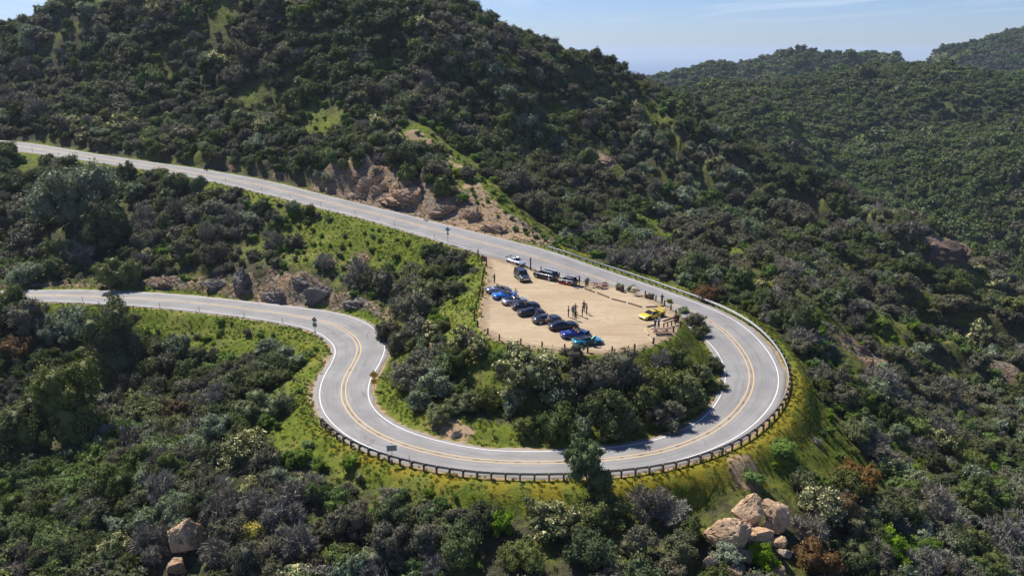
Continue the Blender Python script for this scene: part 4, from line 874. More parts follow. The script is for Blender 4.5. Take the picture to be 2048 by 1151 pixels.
# ================================================================ rocks
def rock_material(name, a, b, stain):
    m = NT(name); n1 = m.noise(0.35, 6, 0.6); n2 = m.noise(1.6, 6, 0.65); n3 = m.noise(9, 4, 0.7)
    mp = m.n('ShaderNodeMapping'); mp.inputs['Rotation'].default_value = (0.35, 0.2, 0.5); mp.inputs['Scale'].default_value = (0.35, 0.35, 2.4); m.l(m.pos(), mp.inputs['Vector'])
    bed = m.noise(0.8, 4, 0.6, vec=mp.outputs[0], dist=0.6)
    c = m.mix(m.ramp(n1, 0.35, 0.65), a, b); c = m.mix(m.math('MULTIPLY', m.ramp(n2, 0.5, 0.75), 0.6), c, stain)
    c = m.mix(m.math('MULTIPLY', m.ramp(bed, 0.5, 0.62), 0.35), c, stain)
    c = m.mix(m.math('MULTIPLY', m.ramp(n3, 0.55, 0.8), 0.35), c, tuple(x*0.55 for x in a))
    m.bump(m.math('ADD', m.math('ADD', n2, m.math('MULTIPLY', n3, 0.5)), m.math('MULTIPLY', bed, 1.2)), 0.8, 0.25); m.set(col=c, rough=0.92, spec=0.15); return m.m
ROCKM = {'orange': rock_material('orange_sandstone', (0.47, 0.305, 0.175), (0.54, 0.385, 0.24), (0.30, 0.185, 0.11)), 'grey': rock_material('grey_sandstone', (0.17, 0.15, 0.13), (0.25, 0.215, 0.18), (0.10, 0.085, 0.07)),
         'brown': rock_material('brown_rock', (0.26, 0.175, 0.115), (0.33, 0.235, 0.165), (0.15, 0.105, 0.075)), 'dark': rock_material('dark_rock', (0.11, 0.075, 0.06), (0.17, 0.12, 0.095), (0.06, 0.045, 0.04)),
         'tan': rock_material('tan_cut_rock', (0.36, 0.235, 0.145), (0.42, 0.30, 0.20), (0.26, 0.17, 0.11)), 'pale': rock_material('pale_boulder', (0.44, 0.35, 0.24), (0.52, 0.43, 0.31), (0.33, 0.25, 0.17))}
def rock_mesh(dx, dy, dz, seed, cuts=9, sub=4, rough=0.10):
    """angular block: hull of scattered corners, edges worn off, faces roughened and cracked"""
    g = np.random.default_rng(seed); bm = bmesh.new()
    q = unit(g.normal(size=(16, 3)))*g.uniform(.82, 1.08, (16, 1)); q[:, 2] = np.where(q[:, 2] < -.5, -.5, q[:, 2])
    for p in q: bm.verts.new(p)
    r = bmesh.ops.convex_hull(bm, input=bm.verts); bmesh.ops.delete(bm, geom=[v for v in bm.verts if not v.link_faces], context='VERTS')
    bmesh.ops.bevel(bm, geom=list(bm.edges), offset=.07, segments=2, affect='EDGES', profile=.6)
    bmesh.ops.triangulate(bm, faces=bm.faces)
    for k in range(5):
        es = [e for e in bm.edges if e.calc_length() > .16]
        if not es: break
        bmesh.ops.subdivide_edges(bm, edges=es, cuts=1); bmesh.ops.triangulate(bm, faces=[f for f in bm.faces if len(f.verts) > 3])
    v = np.array([c.co for c in bm.verts]); n = unit(v)
    def f3(s, k): return fbm(v[:, 0]*s+v[:, 2]*1.7*s+seed, v[:, 1]*s-v[:, 2]*1.3*s+k, 1.0, 4, seed+k)
    cr = f3(1.1, 5); cr2 = f3(1.5, 9); h = rough*.55*f3(2.2, 1)+rough*.35*f3(6, 2)-0.11*np.exp(-(cr/0.05)**2)-0.07*np.exp(-(cr2/0.04)**2)+0.035*np.sign(f3(0.9, 14))
    v = (v+n*h[:, None])*np.array([dx, dy, dz])/2
    for c, w in zip(bm.verts, v): c.co = w
    me = bpy.data.meshes.new('boulder'); bm.to_mesh(me); bm.free(); return me
# pixel middle, width and height in pixels, stone, name, label
ROCKS = [(1494,1034,66,66,'orange','boulder','tall orange boulder at the top left of the boulder pile'),(1549,1042,58,64,'orange','boulder','upright split orange boulder on the right of the boulder pile'),
 (1536,1062,30,26,'orange','boulder','small round orange boulder wedged in the middle of the pile'),(1466,1084,92,66,'orange','boulder','largest orange boulder, sloping, at the lower left of the pile'),
 (1519,1084,60,44,'orange','boulder','long slanting orange slab below the round wedged boulder'),(1489,1114,34,34,'brown','boulder','brownish boulder in front of the largest sloping one'),
 (1560,1089,30,22,'orange','boulder','small tilted slab below the upright split boulder'),(1572,1112,28,16,'pale','boulder','low pale rounded rock at the foot of the boulder pile'),
 (1618,1096,28,16,'orange','boulder','small orange rock lying alone right of the boulder pile'),(1421,1137,34,34,'brown','boulder','brown boulder at the bottom edge left of the boulder pile'),
 (1558,1148,30,20,'orange','boulder','orange rock at the very bottom edge under the pile'),(1461,1146,70,22,'brown','boulder','broad flat brown ledge at the bottom edge below the pile'),(1535,1022,30,14,'orange','boulder','thin flat slab resting between the two tallest boulders'),
 (377,1092,80,64,'orange','boulder','big blocky orange boulder alone in the near left brush'),(354,1141,42,32,'orange','boulder','smaller orange boulder under the blocky left one'),(509,1148,54,18,'brown','boulder','flat brown rock at the bottom edge right of the left boulders'),
 (564,583,66,48,'grey','rock_outcrop','bulky grey rock beside the lower road below the green slope'),(639,588,78,44,'grey','rock_outcrop','cracked grey rock face on the lower road just before the S bend'),(708,605,58,24,'grey','rock_outcrop','low grey slab at the end of the rocks by the S bend'),
 (332,563,55,34,'brown','rock_outcrop','leftmost brown rock beside the lower road'),(426,568,54,38,'grey','rock_outcrop','steep grey rock between brush beside the lower road'),(484,563,64,50,'grey','rock_outcrop','tall ribbed grey rock left of the bulky one on the lower road'),(711,529,46,20,'brown','rock_outcrop','flat brown ledge high on the green slope between the roads'),
 (600,560,40,24,'grey','rock_outcrop','grey ledge on top of the bulky lower road rock'),(720,376,58,52,'tan','rock_outcrop','leftmost sunlit rock of the upper road cut'),(800,388,86,46,'tan','rock_outcrop','broad brown rock face in the middle of the upper road cut'),(760,372,44,36,'tan','rock_outcrop','steep tan rock between the two big faces of the road cut'),
 (888,420,60,36,'tan','rock_outcrop','shaded brown rock behind the yellow sign in the road cut'),(943,428,48,34,'tan','rock_outcrop','reddish rock near the right end of the road cut'),(990,455,58,30,'tan','rock_outcrop','low orange rock where the road cut meets the trail'),
 (1694,679,28,26,'brown','rock_outcrop','rock knob on the crest of the grassy spur'),(1723,699,32,22,'brown','rock_outcrop','jagged brown rock just below the knob on the spur'),(1735,725,26,28,'dark','rock_outcrop','dark rock dropping into the gully from the spur'),(1664,709,22,20,'brown','rock_outcrop','small rock in the brush below the spur crest'),
 (1905,503,84,60,'dark','rock_outcrop','big dark cliff at the end of the far ridge'),(1862,484,40,24,'brown','rock_outcrop','reddish rock on the ridge left of the dark cliff'),(1439,494,42,24,'dark','rock_outcrop','dark rocks in the brush across the gully'),(1214,322,34,18,'brown','rock_outcrop','purplish rock slab high on the hill flank'),(1172,287,26,14,'brown','rock_outcrop','small rock ledge above the purplish slab on the hill flank'),
 (912,866,26,24,'pale','rock_outcrop','pale broken rock at the foot of the knoll by the hairpin')]
for i, (u, v, w, h, st, nm, lb) in enumerate(ROCKS):
    p = hit(u, v+h*0.36); D = float(project(np.array(p))[2]); s = D/FPX; W_, H_ = (w*s*1.2, h*s*1.45) if nm == 'boulder' else (w*s*1.15, h*s*1.15)
    o = link(bpy.data.objects.new(nm, rock_mesh(W_, W_*(.8 if nm == 'boulder' else .6), H_, 300+i*7, cuts=17 if nm == 'boulder' else 20, rough=0.10 if nm == 'boulder' else 0.30)))
    o.data.materials.append(ROCKM[st]); o.location = (p.x, p.y+W_*0.15, p.z+H_*(0.30 if nm == 'boulder' else 0.03)); o.rotation_euler = (0, 0, random.uniform(-.3, .3)); tag(o, lb, 'boulder' if nm == 'boulder' else 'rock', 'orange boulders' if nm == 'boulder' else 'rock outcrops')

# ================================================================ road furniture
M_GALV = simple('galvanised_steel', (0.31, 0.315, 0.32), 0.5, 0.5); M_POSTW = simple('weathered_timber', (0.105, 0.075, 0.05), 0.9, var=0.35)
M_REDW = simple('red_brown_stain', (0.085, 0.034, 0.024), 0.75, var=0.25); M_DARK = simple('dark_metal', (0.03, 0.03, 0.032), 0.5); M_ALU = simple('sign_back', (0.36, 0.38, 0.40), 0.45, 0.5)
M_SIGNY = simple('sign_yellow', (0.78, 0.40, 0.015), 0.45, var=0.05); M_BLACK = simple('sign_black', (0.01, 0.01, 0.01), 0.5); M_WHITEP = simple('white_plate', (0.78, 0.78, 0.76), 0.5, var=0.05)
i0 = int(np.argmin(np.abs(STN-13.6))); i1 = int(np.argmin(np.abs(STN-37.0)))
gl = off(WO+SHO+0.30)[i0:i1]; gd = np.r_[0, np.cumsum(np.linalg.norm(np.diff(gl[:, :2], axis=0), axis=1))]
st_ = np.arange(0, gd[-1], 0.6); gp = np.stack([np.interp(st_, gd, gl[:, k]) for k in range(3)], -1)
gt = np.gradient(gp[:, :2], axis=0); gt /= np.linalg.norm(gt, axis=1)[:, None]; gn = np.stack([-gt[:, 1], gt[:, 0]], -1)*SIDE      # outward
gr_root = empty('guardrail', tuple(gp[0])); tag(gr_root, 'long steel guardrail on timber posts round the outside of the bend', 'guardrail')
prof = [(0.0, .0), (-.05, .03), (-.05, .10), (0.02, .15), (0.02, .17), (-.05, .22), (-.05, .29), (0.0, .32), (0.035, .32), (0.03, .0)]
rows = [[(q[0]+n[0]*a-gp[0, 0], q[1]+n[1]*a-gp[0, 1], q[2]+.46+b-gp[0, 2]) for a, b in prof] for q, n in zip(gp, gn)]
mb = MB(); mb.grid(rows, close=True, smooth=False); mb.build('beam', M_GALV, gr_root)
pm = MB().box((0, 0, -.02), (.18, .19, 1.75), bev=.01).mesh('post', M_POSTW); bk = MB().box((0, 0, 0), (.20, .20, .36), bev=.01).mesh('spacer_block', M_POSTW)
for d in np.arange(0.8, gd[-1], gd[-1]/92):
    q = [np.interp(d, st_, gp[:, k]) for k in range(3)]; k = min(int(d/0.6), len(gn)-1); n = gn[k]; a = math.atan2(n[1], n[0])
    o = link(bpy.data.objects.new('post', pm), gr_root); o.location = (q[0]+n[0]*.36-gp[0, 0], q[1]+n[1]*.36-gp[0, 1], q[2]-gp[0, 2]); o.rotation_euler = (0, 0, a)
    b = link(bpy.data.objects.new('spacer_block', bk), o); b.location = (-.215, 0, .62)
for (q, t, sg_) in ((gp[0], gt[0], -1), (gp[-1], gt[-1], 1)):
    mb = MB(); c = Vector((q[0]-gp[0, 0], q[1]-gp[0, 1], q[2]-gp[0, 2]+.62)); d = Vector((t[0], t[1], 0))*sg_
    mb.cyl(c+d*.18+Vector((0, 0, -.2)), c+d*.18+Vector((0, 0, .2)), .2, .2, 14); mb.build('end_section', M_GALV, gr_root)
# ---- delineators
def delineator(u, v, lb, h=1.15, white=True):
    p = hit(u, v); e = empty('delineator_post', p); tag(e, lb, 'road marker', 'slim delineator posts along the road')
    MB().box((0, 0, h/2-.2), (.09, .035, h+.4)).build('stake', M_ALU, e); MB().box((0, -.022, h-.14), (.08, .01, .16)).build('reflector', M_WHITEP if white else M_SIGNY, e)
DEL = [(22,298,'upper'),(65,304,'upper'),(118,313,'upper'),(190,322,'upper'),(451,364,'upper'),(523,383,'upper'),(580,397,'upper'),(642,414,'upper'),(710,431,'upper'),(789,453,'upper'),(869,479,'upper'),
       (166,606,'lower'),(247,611,'lower'),(320,617,'lower'),(399,624,'lower'),(489,635,'lower'),(565,647,'lower')]
cnt = {}
for u, v, w in DEL:
    cnt[w] = cnt.get(w, 0)+1; delineator(u, v, f'slim grey delineator on the near edge of the {w} road, {ORD[cnt[w]-1]} from left')
for u, v, lb in [(645,688,'white-tipped marker just past the diamond sign back'),(642,723,'white-tipped marker by the small gravel pull-off'),(610,774,'white-tipped marker in the grass left of the S bend'),(1549,693,'white-tipped marker behind the guardrail on the right'),
                 (819,930,'marker stake in the grass right of the rectangular sign back'),(1087,492,'white-tipped marker where the guardrail begins beside the trail'),(627,843,'stubby marker at the left end of the guardrail')]: delineator(u, v, lb)
# ---- signs
def sign_root(u, v, lb): p = hit(u, v); e = empty('road_sign', p); tag(e, lb, 'road sign'); return e
def diamond(mb, z, s, y=0.0, mi=0, t=.012): mb.prism([(0, z-s), (s, z), (0, z+s), (-s, z)], 'y', y-t/2, y+t/2, mi)
def pole(e, h, y=0.04): MB().box((0, y, h/2-.25), (.06, .06, h+.5)).build('pole', M_GALV, e)
def text_mesh(name, txt, size, mat, parent, loc):
    cu = bpy.data.curves.new(name, 'FONT'); cu.body = txt; cu.size = size; cu.align_x = 'CENTER'; cu.align_y = 'CENTER'; cu.extrude = 0.002; cu.offset = size*0.02
    t = bpy.data.objects.new(name, cu); COL.objects.link(t); dg = bpy.context.evaluated_depsgraph_get(); me = bpy.data.meshes.new_from_object(t.evaluated_get(dg)); bpy.data.objects.remove(t); bpy.data.curves.remove(cu)
    me.materials.clear(); me.materials.append(mat); o = link(bpy.data.objects.new(name, me), parent); o.location = loc; o.rotation_euler = (R(90), 0, 0); return o
e = sign_root(749, 780, 'yellow diamond left turn sign over a 20 MPH plate'); e.rotation_euler[2] = R(8); pole(e, 2.75)
d_ = MB(); diamond(d_, 2.35, .66); dm = d_.build('sign_panel', M_SIGNY, e)
bd = MB()
for a, b in (((0, -.60), (.60, 0)), ((.60, 0), (0, .60)), ((0, .60), (-.60, 0)), ((-.60, 0), (0, -.60))):
    v0, v1 = Vector((a[0], -.012, 2.35+a[1])), Vector((b[0], -.012, 2.35+b[1])); m_ = (v0+v1)/2; L_ = (v1-v0).length; bd.box(m_, (L_, .006, .025), (0, -math.atan2(v1.z-v0.z, v1.x-v0.x), 0))
bd.build('border', M_BLACK, dm)
ar = MB(); ar.box((.17, -.012, 2.19), (.10, .008, .36)).box((.06, -.013, 2.42), (.32, .008, .10)); ar.prism([(-.10, 2.26), (-.10, 2.58), (-.34, 2.42)], 'y', -.017, -.009); ar.build('arrow', M_BLACK, dm)
pl = MB().box((0, 0, 1.33), (.84, .012, .72), bev=.004).build('speed_plate', M_SIGNY, e)
text_mesh('numerals', '20', .44, M_BLACK, pl, (0, -.010, 1.42)); text_mesh('lettering', 'MPH', .16, M_BLACK, pl, (0, -.010, 1.10))
e = sign_root(631, 671, 'grey back of a diamond sign with square plate on the S bend'); e.rotation_euler[2] = R(170); pole(e, 3.1)
a_ = MB(); diamond(a_, 2.85, .54); a_.build('sign_panel', M_ALU, e); MB().box((0, 0, 1.95), (.76, .012, .76)).build('lower_plate', M_ALU, e)
e = sign_root(896, 488, 'pale back of a diamond sign beside the upper road near the lot'); e.rotation_euler[2] = R(165); pole(e, 3.3)
a_ = MB(); diamond(a_, 2.95, .56); a_.build('sign_panel', simple('sign_back_pale', (0.46, 0.53, 0.62), 0.35, 0.3), e); MB().box((0, 0, 2.1), (.45, .012, .45)).build('lower_plate', M_ALU, e)
e = sign_root(841, 438, 'yellow diamond warning sign against the rock cut'); e.rotation_euler[2] = R(58); pole(e, 3.3)
a_ = MB(); diamond(a_, 2.95, .62); a_.build('sign_panel', M_SIGNY, e); MB().box((0, 0, 1.98), (.62, .012, .62)).build('lower_plate', M_SIGNY, e)
e = sign_root(785, 929, 'rectangular arrow board seen from behind, on the guardrail below the bend'); e.rotation_euler[2] = R(187); pole(e, 2.4)
MB().box((0, 0, 2.05), (1.15, .012, .72), bev=.004).build('sign_panel', M_ALU, e); MB().box((0, .02, 2.05), (1.0, .03, .05)).build('brace', M_GALV, e)
e = sign_root(1532, 660, 'small upright grey sign plate beside the dark tree outside the bend'); e.rotation_euler[2] = R(150); pole(e, 2.2)
MB().box((0, 0, 1.75), (.5, .012, .75)).build('sign_panel', M_ALU, e)

# ================================================================ lot furniture
POSTS = [(968.8,546),(966.7,553),(965,562),(963,571.5),(960.7,583),(958.6,594.5),(956.3,606),(952.5,618.5),(949.4,631),(948.8,642.5),(955.7,654),(975.5,670),(998.6,682),(1041.8,690.8),(1084,697),(1129.5,702.8),(1175.4,706),(1223.6,707.2),(1269,701),(1306.6,688.5),(1346.8,666),(1360.4,654)]
pmesh = MB().box((0, 0, .33), (.19, .19, 1.26), bev=.015).mesh('fence_post', M_REDW); pts_ = []
for i, (u, v) in enumerate(POSTS):
    p = hit(u, v); pts_.append(p); o = link(bpy.data.objects.new('fence_post', pmesh)); o.location = p; o.rotation_euler = (R(random.uniform(-2, 2)), R(random.uniform(-2, 2)), random.uniform(0, 1.5))
    lb = f'short brown post on the left lot edge, {ORD[i]} from the signboard' if i < 11 else f'short brown post on the near lot edge, {ORD[i-11]} counting from left'
    tag(o, lb, 'post', 'short wooden posts around the dirt lot')
BACKP = [(1357,643),(1351.6,632),(1341.4,621),(1328.7,612),(1311.6,602.5),(1290.3,593.6),(1261.3,585),(1234.9,578.6),(1118.5,555),(1082,542.5)]
for i, (u, v) in enumerate(BACKP):
    p = hit(u, v); o = link(bpy.data.objects.new('fence_post', pmesh)); o.location = p; tag(o, f'short brown post on the road side of the lot, {ORD[len(BACKP)-1-i]} from left', 'post', 'short wooden posts around the dirt lot')
mb = MB()
for a, b in zip(pts_[9:20], pts_[10:21]):
    for k in range(8):
        f0, f1 = k/8, (k+1)/8; P_ = lambda f: a.lerp(b, f)+Vector((0, 0, .62-.22*4*f*(1-f))); mb.cyl(P_(f0), P_(f1), .012, n=5, caps=False)
tag(mb.build('cable', M_DARK), 'thin sagging cable strung between the posts of the near lot edge', 'cable')
for (u, v, h, lb) in ((956.3,521,2.1,'tall brown post beside the lot entrance, left of the signboard'),(1061,540,2.3,'tall brown post standing alone between lot and road')):
    p = hit(u, v); o = MB().box((0, 0, h/2-.3), (.24, .24, h+.6), bev=.015).build('tall_post', M_REDW); o.location = p; tag(o, lb, 'post')
p = hit(968.5, 532); e = empty('signboard', p, R(-58)); tag(e, 'brown two-post signboard at the lot entrance', 'signboard')
for s in (-1, 1): MB().box((s*.85, 0, .75), (.16, .16, 2.3), bev=.01).build('post', M_REDW, e)
MB().box((0, -.02, 1.35), (1.5, .06, .95), bev=.01).build('board', M_REDW, e)
def trash_can(u, v, lb):
    e = empty('trash_can', hit(u, v)); tag(e, lb, 'trash can', 'brown trash cans')
    b = MB()
    for k in range(16): a = k/16*6.283; b.box((math.cos(a)*.30, math.sin(a)*.30, .45), (.03, .11, .86), (0, 0, a))
    b.cyl((0, 0, .03), (0, 0, .86), .285, n=16); b.build('barrel', M_REDW, e)
    l = MB().cyl((0, 0, .88), (0, 0, .96), .34, .33, 18).cyl((0, 0, .96), (0, 0, 1.16), .33, .14, 18); l.build('lid', M_REDW, e); MB().box((0, -.25, 1.03), (.26, .1, .12)).build('opening', M_BLACK, e)
trash_can(1244, 584, 'brown lidded trash can beside the pale boulder'); trash_can(1351.6, 644, 'brown lidded trash can behind the low rail near the yellow car')
def picnic_table(u, v, rz, lb):
    e = empty('picnic_table', hit(u, v), rz); tag(e, lb, 'picnic table', 'brown picnic tables')
    m_ = simple('table_boards', (0.20, 0.10, 0.085), 0.7, var=0.2); t = MB()
    for k in range(5): t.box((0, -.30+k*.15, .74), (2.4, .135, .05))
    t.build('tabletop', m_, e)
    for s in (-1, 1):
        b = MB().box((0, s*.70, .45), (2.4, .135, .05)).box((0, s*.85, .45), (2.4, .135, .05)); b.build('bench', m_, e)
        l = MB(); l.box((s*.8, 0, .42), (.08, 1.7, .08)).box((s*.8, 0, .69), (.08, .72, .06))
        for q in (-1, 1): l.box((s*.8, q*.47, .35), (.08, .09, .95), (R(28*q), 0, 0))
        l.build('leg_frame', m_, e)
picnic_table(1199, 575.5, R(-38), 'picnic table at the back of the lot beside the two standing men'); picnic_table(1322, 668, R(8), 'picnic table at the near right corner with two people standing by it')
e = empty('wooden_barrier', hit(1339, 653), R(42)); tag(e, 'low wooden rail on posts beside the near picnic table', 'barrier')
for k in range(4): MB().box((-1.35+k*.9, 0, .15), (.14, .14, 1.1), bev=.01).build('post', M_REDW, e)
MB().box((0, 0, .76), (3.1, .2, .1), bev=.01).build('rail', M_REDW, e)
LOGS = [(1169.6,579,1188.4,585.3,'d','dark log lying in front of the back picnic table'),(1195,587.4,1217.6,595.7,'d','dark log in the row, second from the back picnic table'),(1223.8,598.8,1251,606,'d','weed-grown log in front of the pale boulder'),(1257,607.6,1283.2,615,'d','dark log at the end of the diagonal row behind the yellow car'),
        (1292.2,615.5,1327,613.4,'d','log behind the yellow car below the photographer'),(1326,644.7,1346.8,636.8,'d','log behind the low rail beside the yellow car tail'),(1295,655.5,1308,651.5,'d','short log next to the couple at the table'),(1289.5,659.7,1296.8,672.2,'p','pale sunlit log left of the near picnic table'),(1299.3,677,1304.7,687.4,'p','pale short log below the near picnic table')]
M_LOGP = simple('pale_log', (0.42, 0.34, 0.21), 0.85, var=0.25); M_LOGD = simple('dark_log', (0.13, 0.085, 0.055), 0.9, var=0.3)
for a, b, c, d, k, lb in LOGS:
    p, q = hit(a, b), hit(c, d); m_ = (p+q)/2; o = MB().cyl(p-m_+Vector((0, 0, .10)), q-m_+Vector((0, 0, .10)), .155, .14, 10).build('log', M_LOGP if k == 'p' else M_LOGD); o.location = m_; tag(o, lb, 'log', 'wheel stop logs in the lot')
p = hit(1272, 590.5); e = empty('memorial_boulder', p); tag(e, 'pale rounded boulder with a white plaque at the back of the lot', 'boulder')
o = link(bpy.data.objects.new('stone', rock_mesh(2.0, 1.2, 1.35, 77, cuts=7, rough=.05)), e); o.data.materials.append(ROCKM['pale']); o.location = (0, 0, .42)
MB().box((0, 0, 0), (.62, .03, .42), bev=.01).build('plaque', M_WHITEP, e); e.children[-1].location = (-.12, -.30, .98); e.children[-1].rotation_euler = (R(-48), 0, 0)
# ================================================================ cars
def paintm(name, col, metal=0.3, rough=0.28):
    m = NT(name); nz = m.noise(25, 3, 0.6, vec=m.obj()); m.set(col=m.mix(m.ramp(nz, .3, .7), tuple(c*.93 for c in col), col), rough=rough, metal=metal, coat=0.8); m.b.inputs['Coat Roughness'].default_value = 0.06; return m.m
M_GLASS = simple('car_glass', (0.012, 0.016, 0.02), 0.06, var=0.0, spec=0.7); M_TYRE = simple('tyre_rubber', (0.02, 0.02, 0.02), 0.85); M_TRIM = simple('black_trim', (0.018, 0.018, 0.02), 0.45)
M_RIMS = simple('silver_rim', (0.55, 0.55, 0.56), 0.3, 0.8); M_RIMD = simple('dark_rim', (0.05, 0.05, 0.055), 0.35, 0.6); M_RIMG = simple('bronze_rim', (0.30, 0.20, 0.09), 0.35, 0.7); M_RIMR = simple('red_rim', (0.42, 0.012, 0.02), 0.4)
M_LAMP = simple('head_lamp', (0.70, 0.72, 0.75), 0.12, 0.2, var=.05); M_TAIL = simple('tail_lamp', (0.34, 0.008, 0.01), 0.2); M_SEAT = simple('seat_leather', (0.045, 0.035, 0.03), 0.6); M_TAN = simple('tan_leather', (0.30, 0.20, 0.13), 0.6)
# body sections from tail to nose: x/L, half width factor, sill, shoulder, centre height;  cabin: windscreen foot, roof front, roof rear, rear foot (x/L)
BODY = {'mid': (4.5, 1.94, 1.17, [(-.5,.74,.48,.76,.80),(-.485,.86,.36,.86,.90),(-.45,.95,.24,.90,.93),(-.36,1.0,.19,.93,.96),(-.22,1.0,.17,.90,.95),(-.05,.955,.15,.80,.86),(.12,.95,.15,.75,.82),(.24,.98,.15,.76,.77),(.33,1.0,.15,.74,.70),(.41,.95,.16,.64,.62),(.47,.84,.18,.52,.53),(.495,.72,.22,.43,.44),(.5,.66,.26,.38,.39)], (.255, .05, -.10, -.33), (.30, -.295)),
        'gt': (4.62, 1.93, 1.30, [(-.5,.70,.50,.84,.88),(-.485,.84,.38,.93,.97),(-.45,.93,.27,.96,.99),(-.34,1.0,.21,.96,1.0),(-.15,.97,.18,.90,.95),(.05,.955,.18,.87,.93),(.2,.96,.18,.87,.95),(.31,1.0,.18,.88,.92),(.40,.95,.19,.79,.84),(.47,.83,.22,.64,.70),(.495,.72,.28,.54,.58),(.5,.66,.32,.48,.50)], (.13, -.03, -.19, -.43), (.315, -.30)),
        '911': (4.48, 1.85, 1.29, [(-.5,.66,.48,.66,.70),(-.485,.80,.36,.76,.80),(-.44,.93,.26,.86,.89),(-.32,1.0,.2,.91,.96),(-.12,.95,.18,.86,.9),(.1,.92,.18,.83,.87),(.24,.94,.18,.83,.80),(.33,.98,.18,.82,.74),(.42,.92,.19,.70,.66),(.475,.78,.22,.55,.57),(.495,.64,.27,.46,.48),(.5,.58,.3,.42,.43)], (.21, .04, -.10, -.42), (.29, -.285)),
        'suv': (4.9, 1.98, 1.72, [(-.5,.84,.52,.93,.98),(-.49,.92,.42,1.06,1.09),(-.45,.97,.36,1.09,1.11),(-.3,1.0,.32,1.10,1.12),(.1,.99,.30,1.08,1.11),(.25,.99,.30,1.07,1.12),(.36,1.0,.30,1.04,1.10),(.44,.96,.31,.98,1.04),(.485,.88,.35,.88,.93),(.5,.80,.42,.76,.80)], (.235, .09, -.40, -.475), (.315, -.30)),
        'van': (5.05, 1.97, 1.86, [(-.5,.88,.46,1.0,1.04),(-.49,.94,.38,1.12,1.14),(-.3,1.0,.32,1.14,1.16),(.15,.99,.30,1.12,1.15),(.27,.98,.30,1.08,1.14),(.38,.98,.30,1.04,1.10),(.455,.94,.32,.95,1.02),(.49,.86,.36,.84,.90),(.5,.78,.44,.74,.78)], (.235, .10, -.44, -.485), (.325, -.30)),
        'hatch': (3.62, 1.66, 1.48, [(-.5,.80,.44,.86,.90),(-.48,.92,.34,.95,.97),(-.42,.98,.27,.97,.99),(-.2,1.0,.24,.95,.98),(.1,.99,.22,.93,.97),(.22,.99,.22,.92,.98),(.33,.98,.22,.86,.93),(.43,.90,.24,.74,.80),(.48,.78,.28,.62,.66),(.5,.68,.34,.54,.56)], (.235, .06, -.36, -.475), (.315, -.315))}
def interp_body(S, x, L):
    xs = [s[0]*L for s in S]; return [float(np.interp(x, xs, [s[k] for s in S])) for k in (1, 2, 3, 4)]
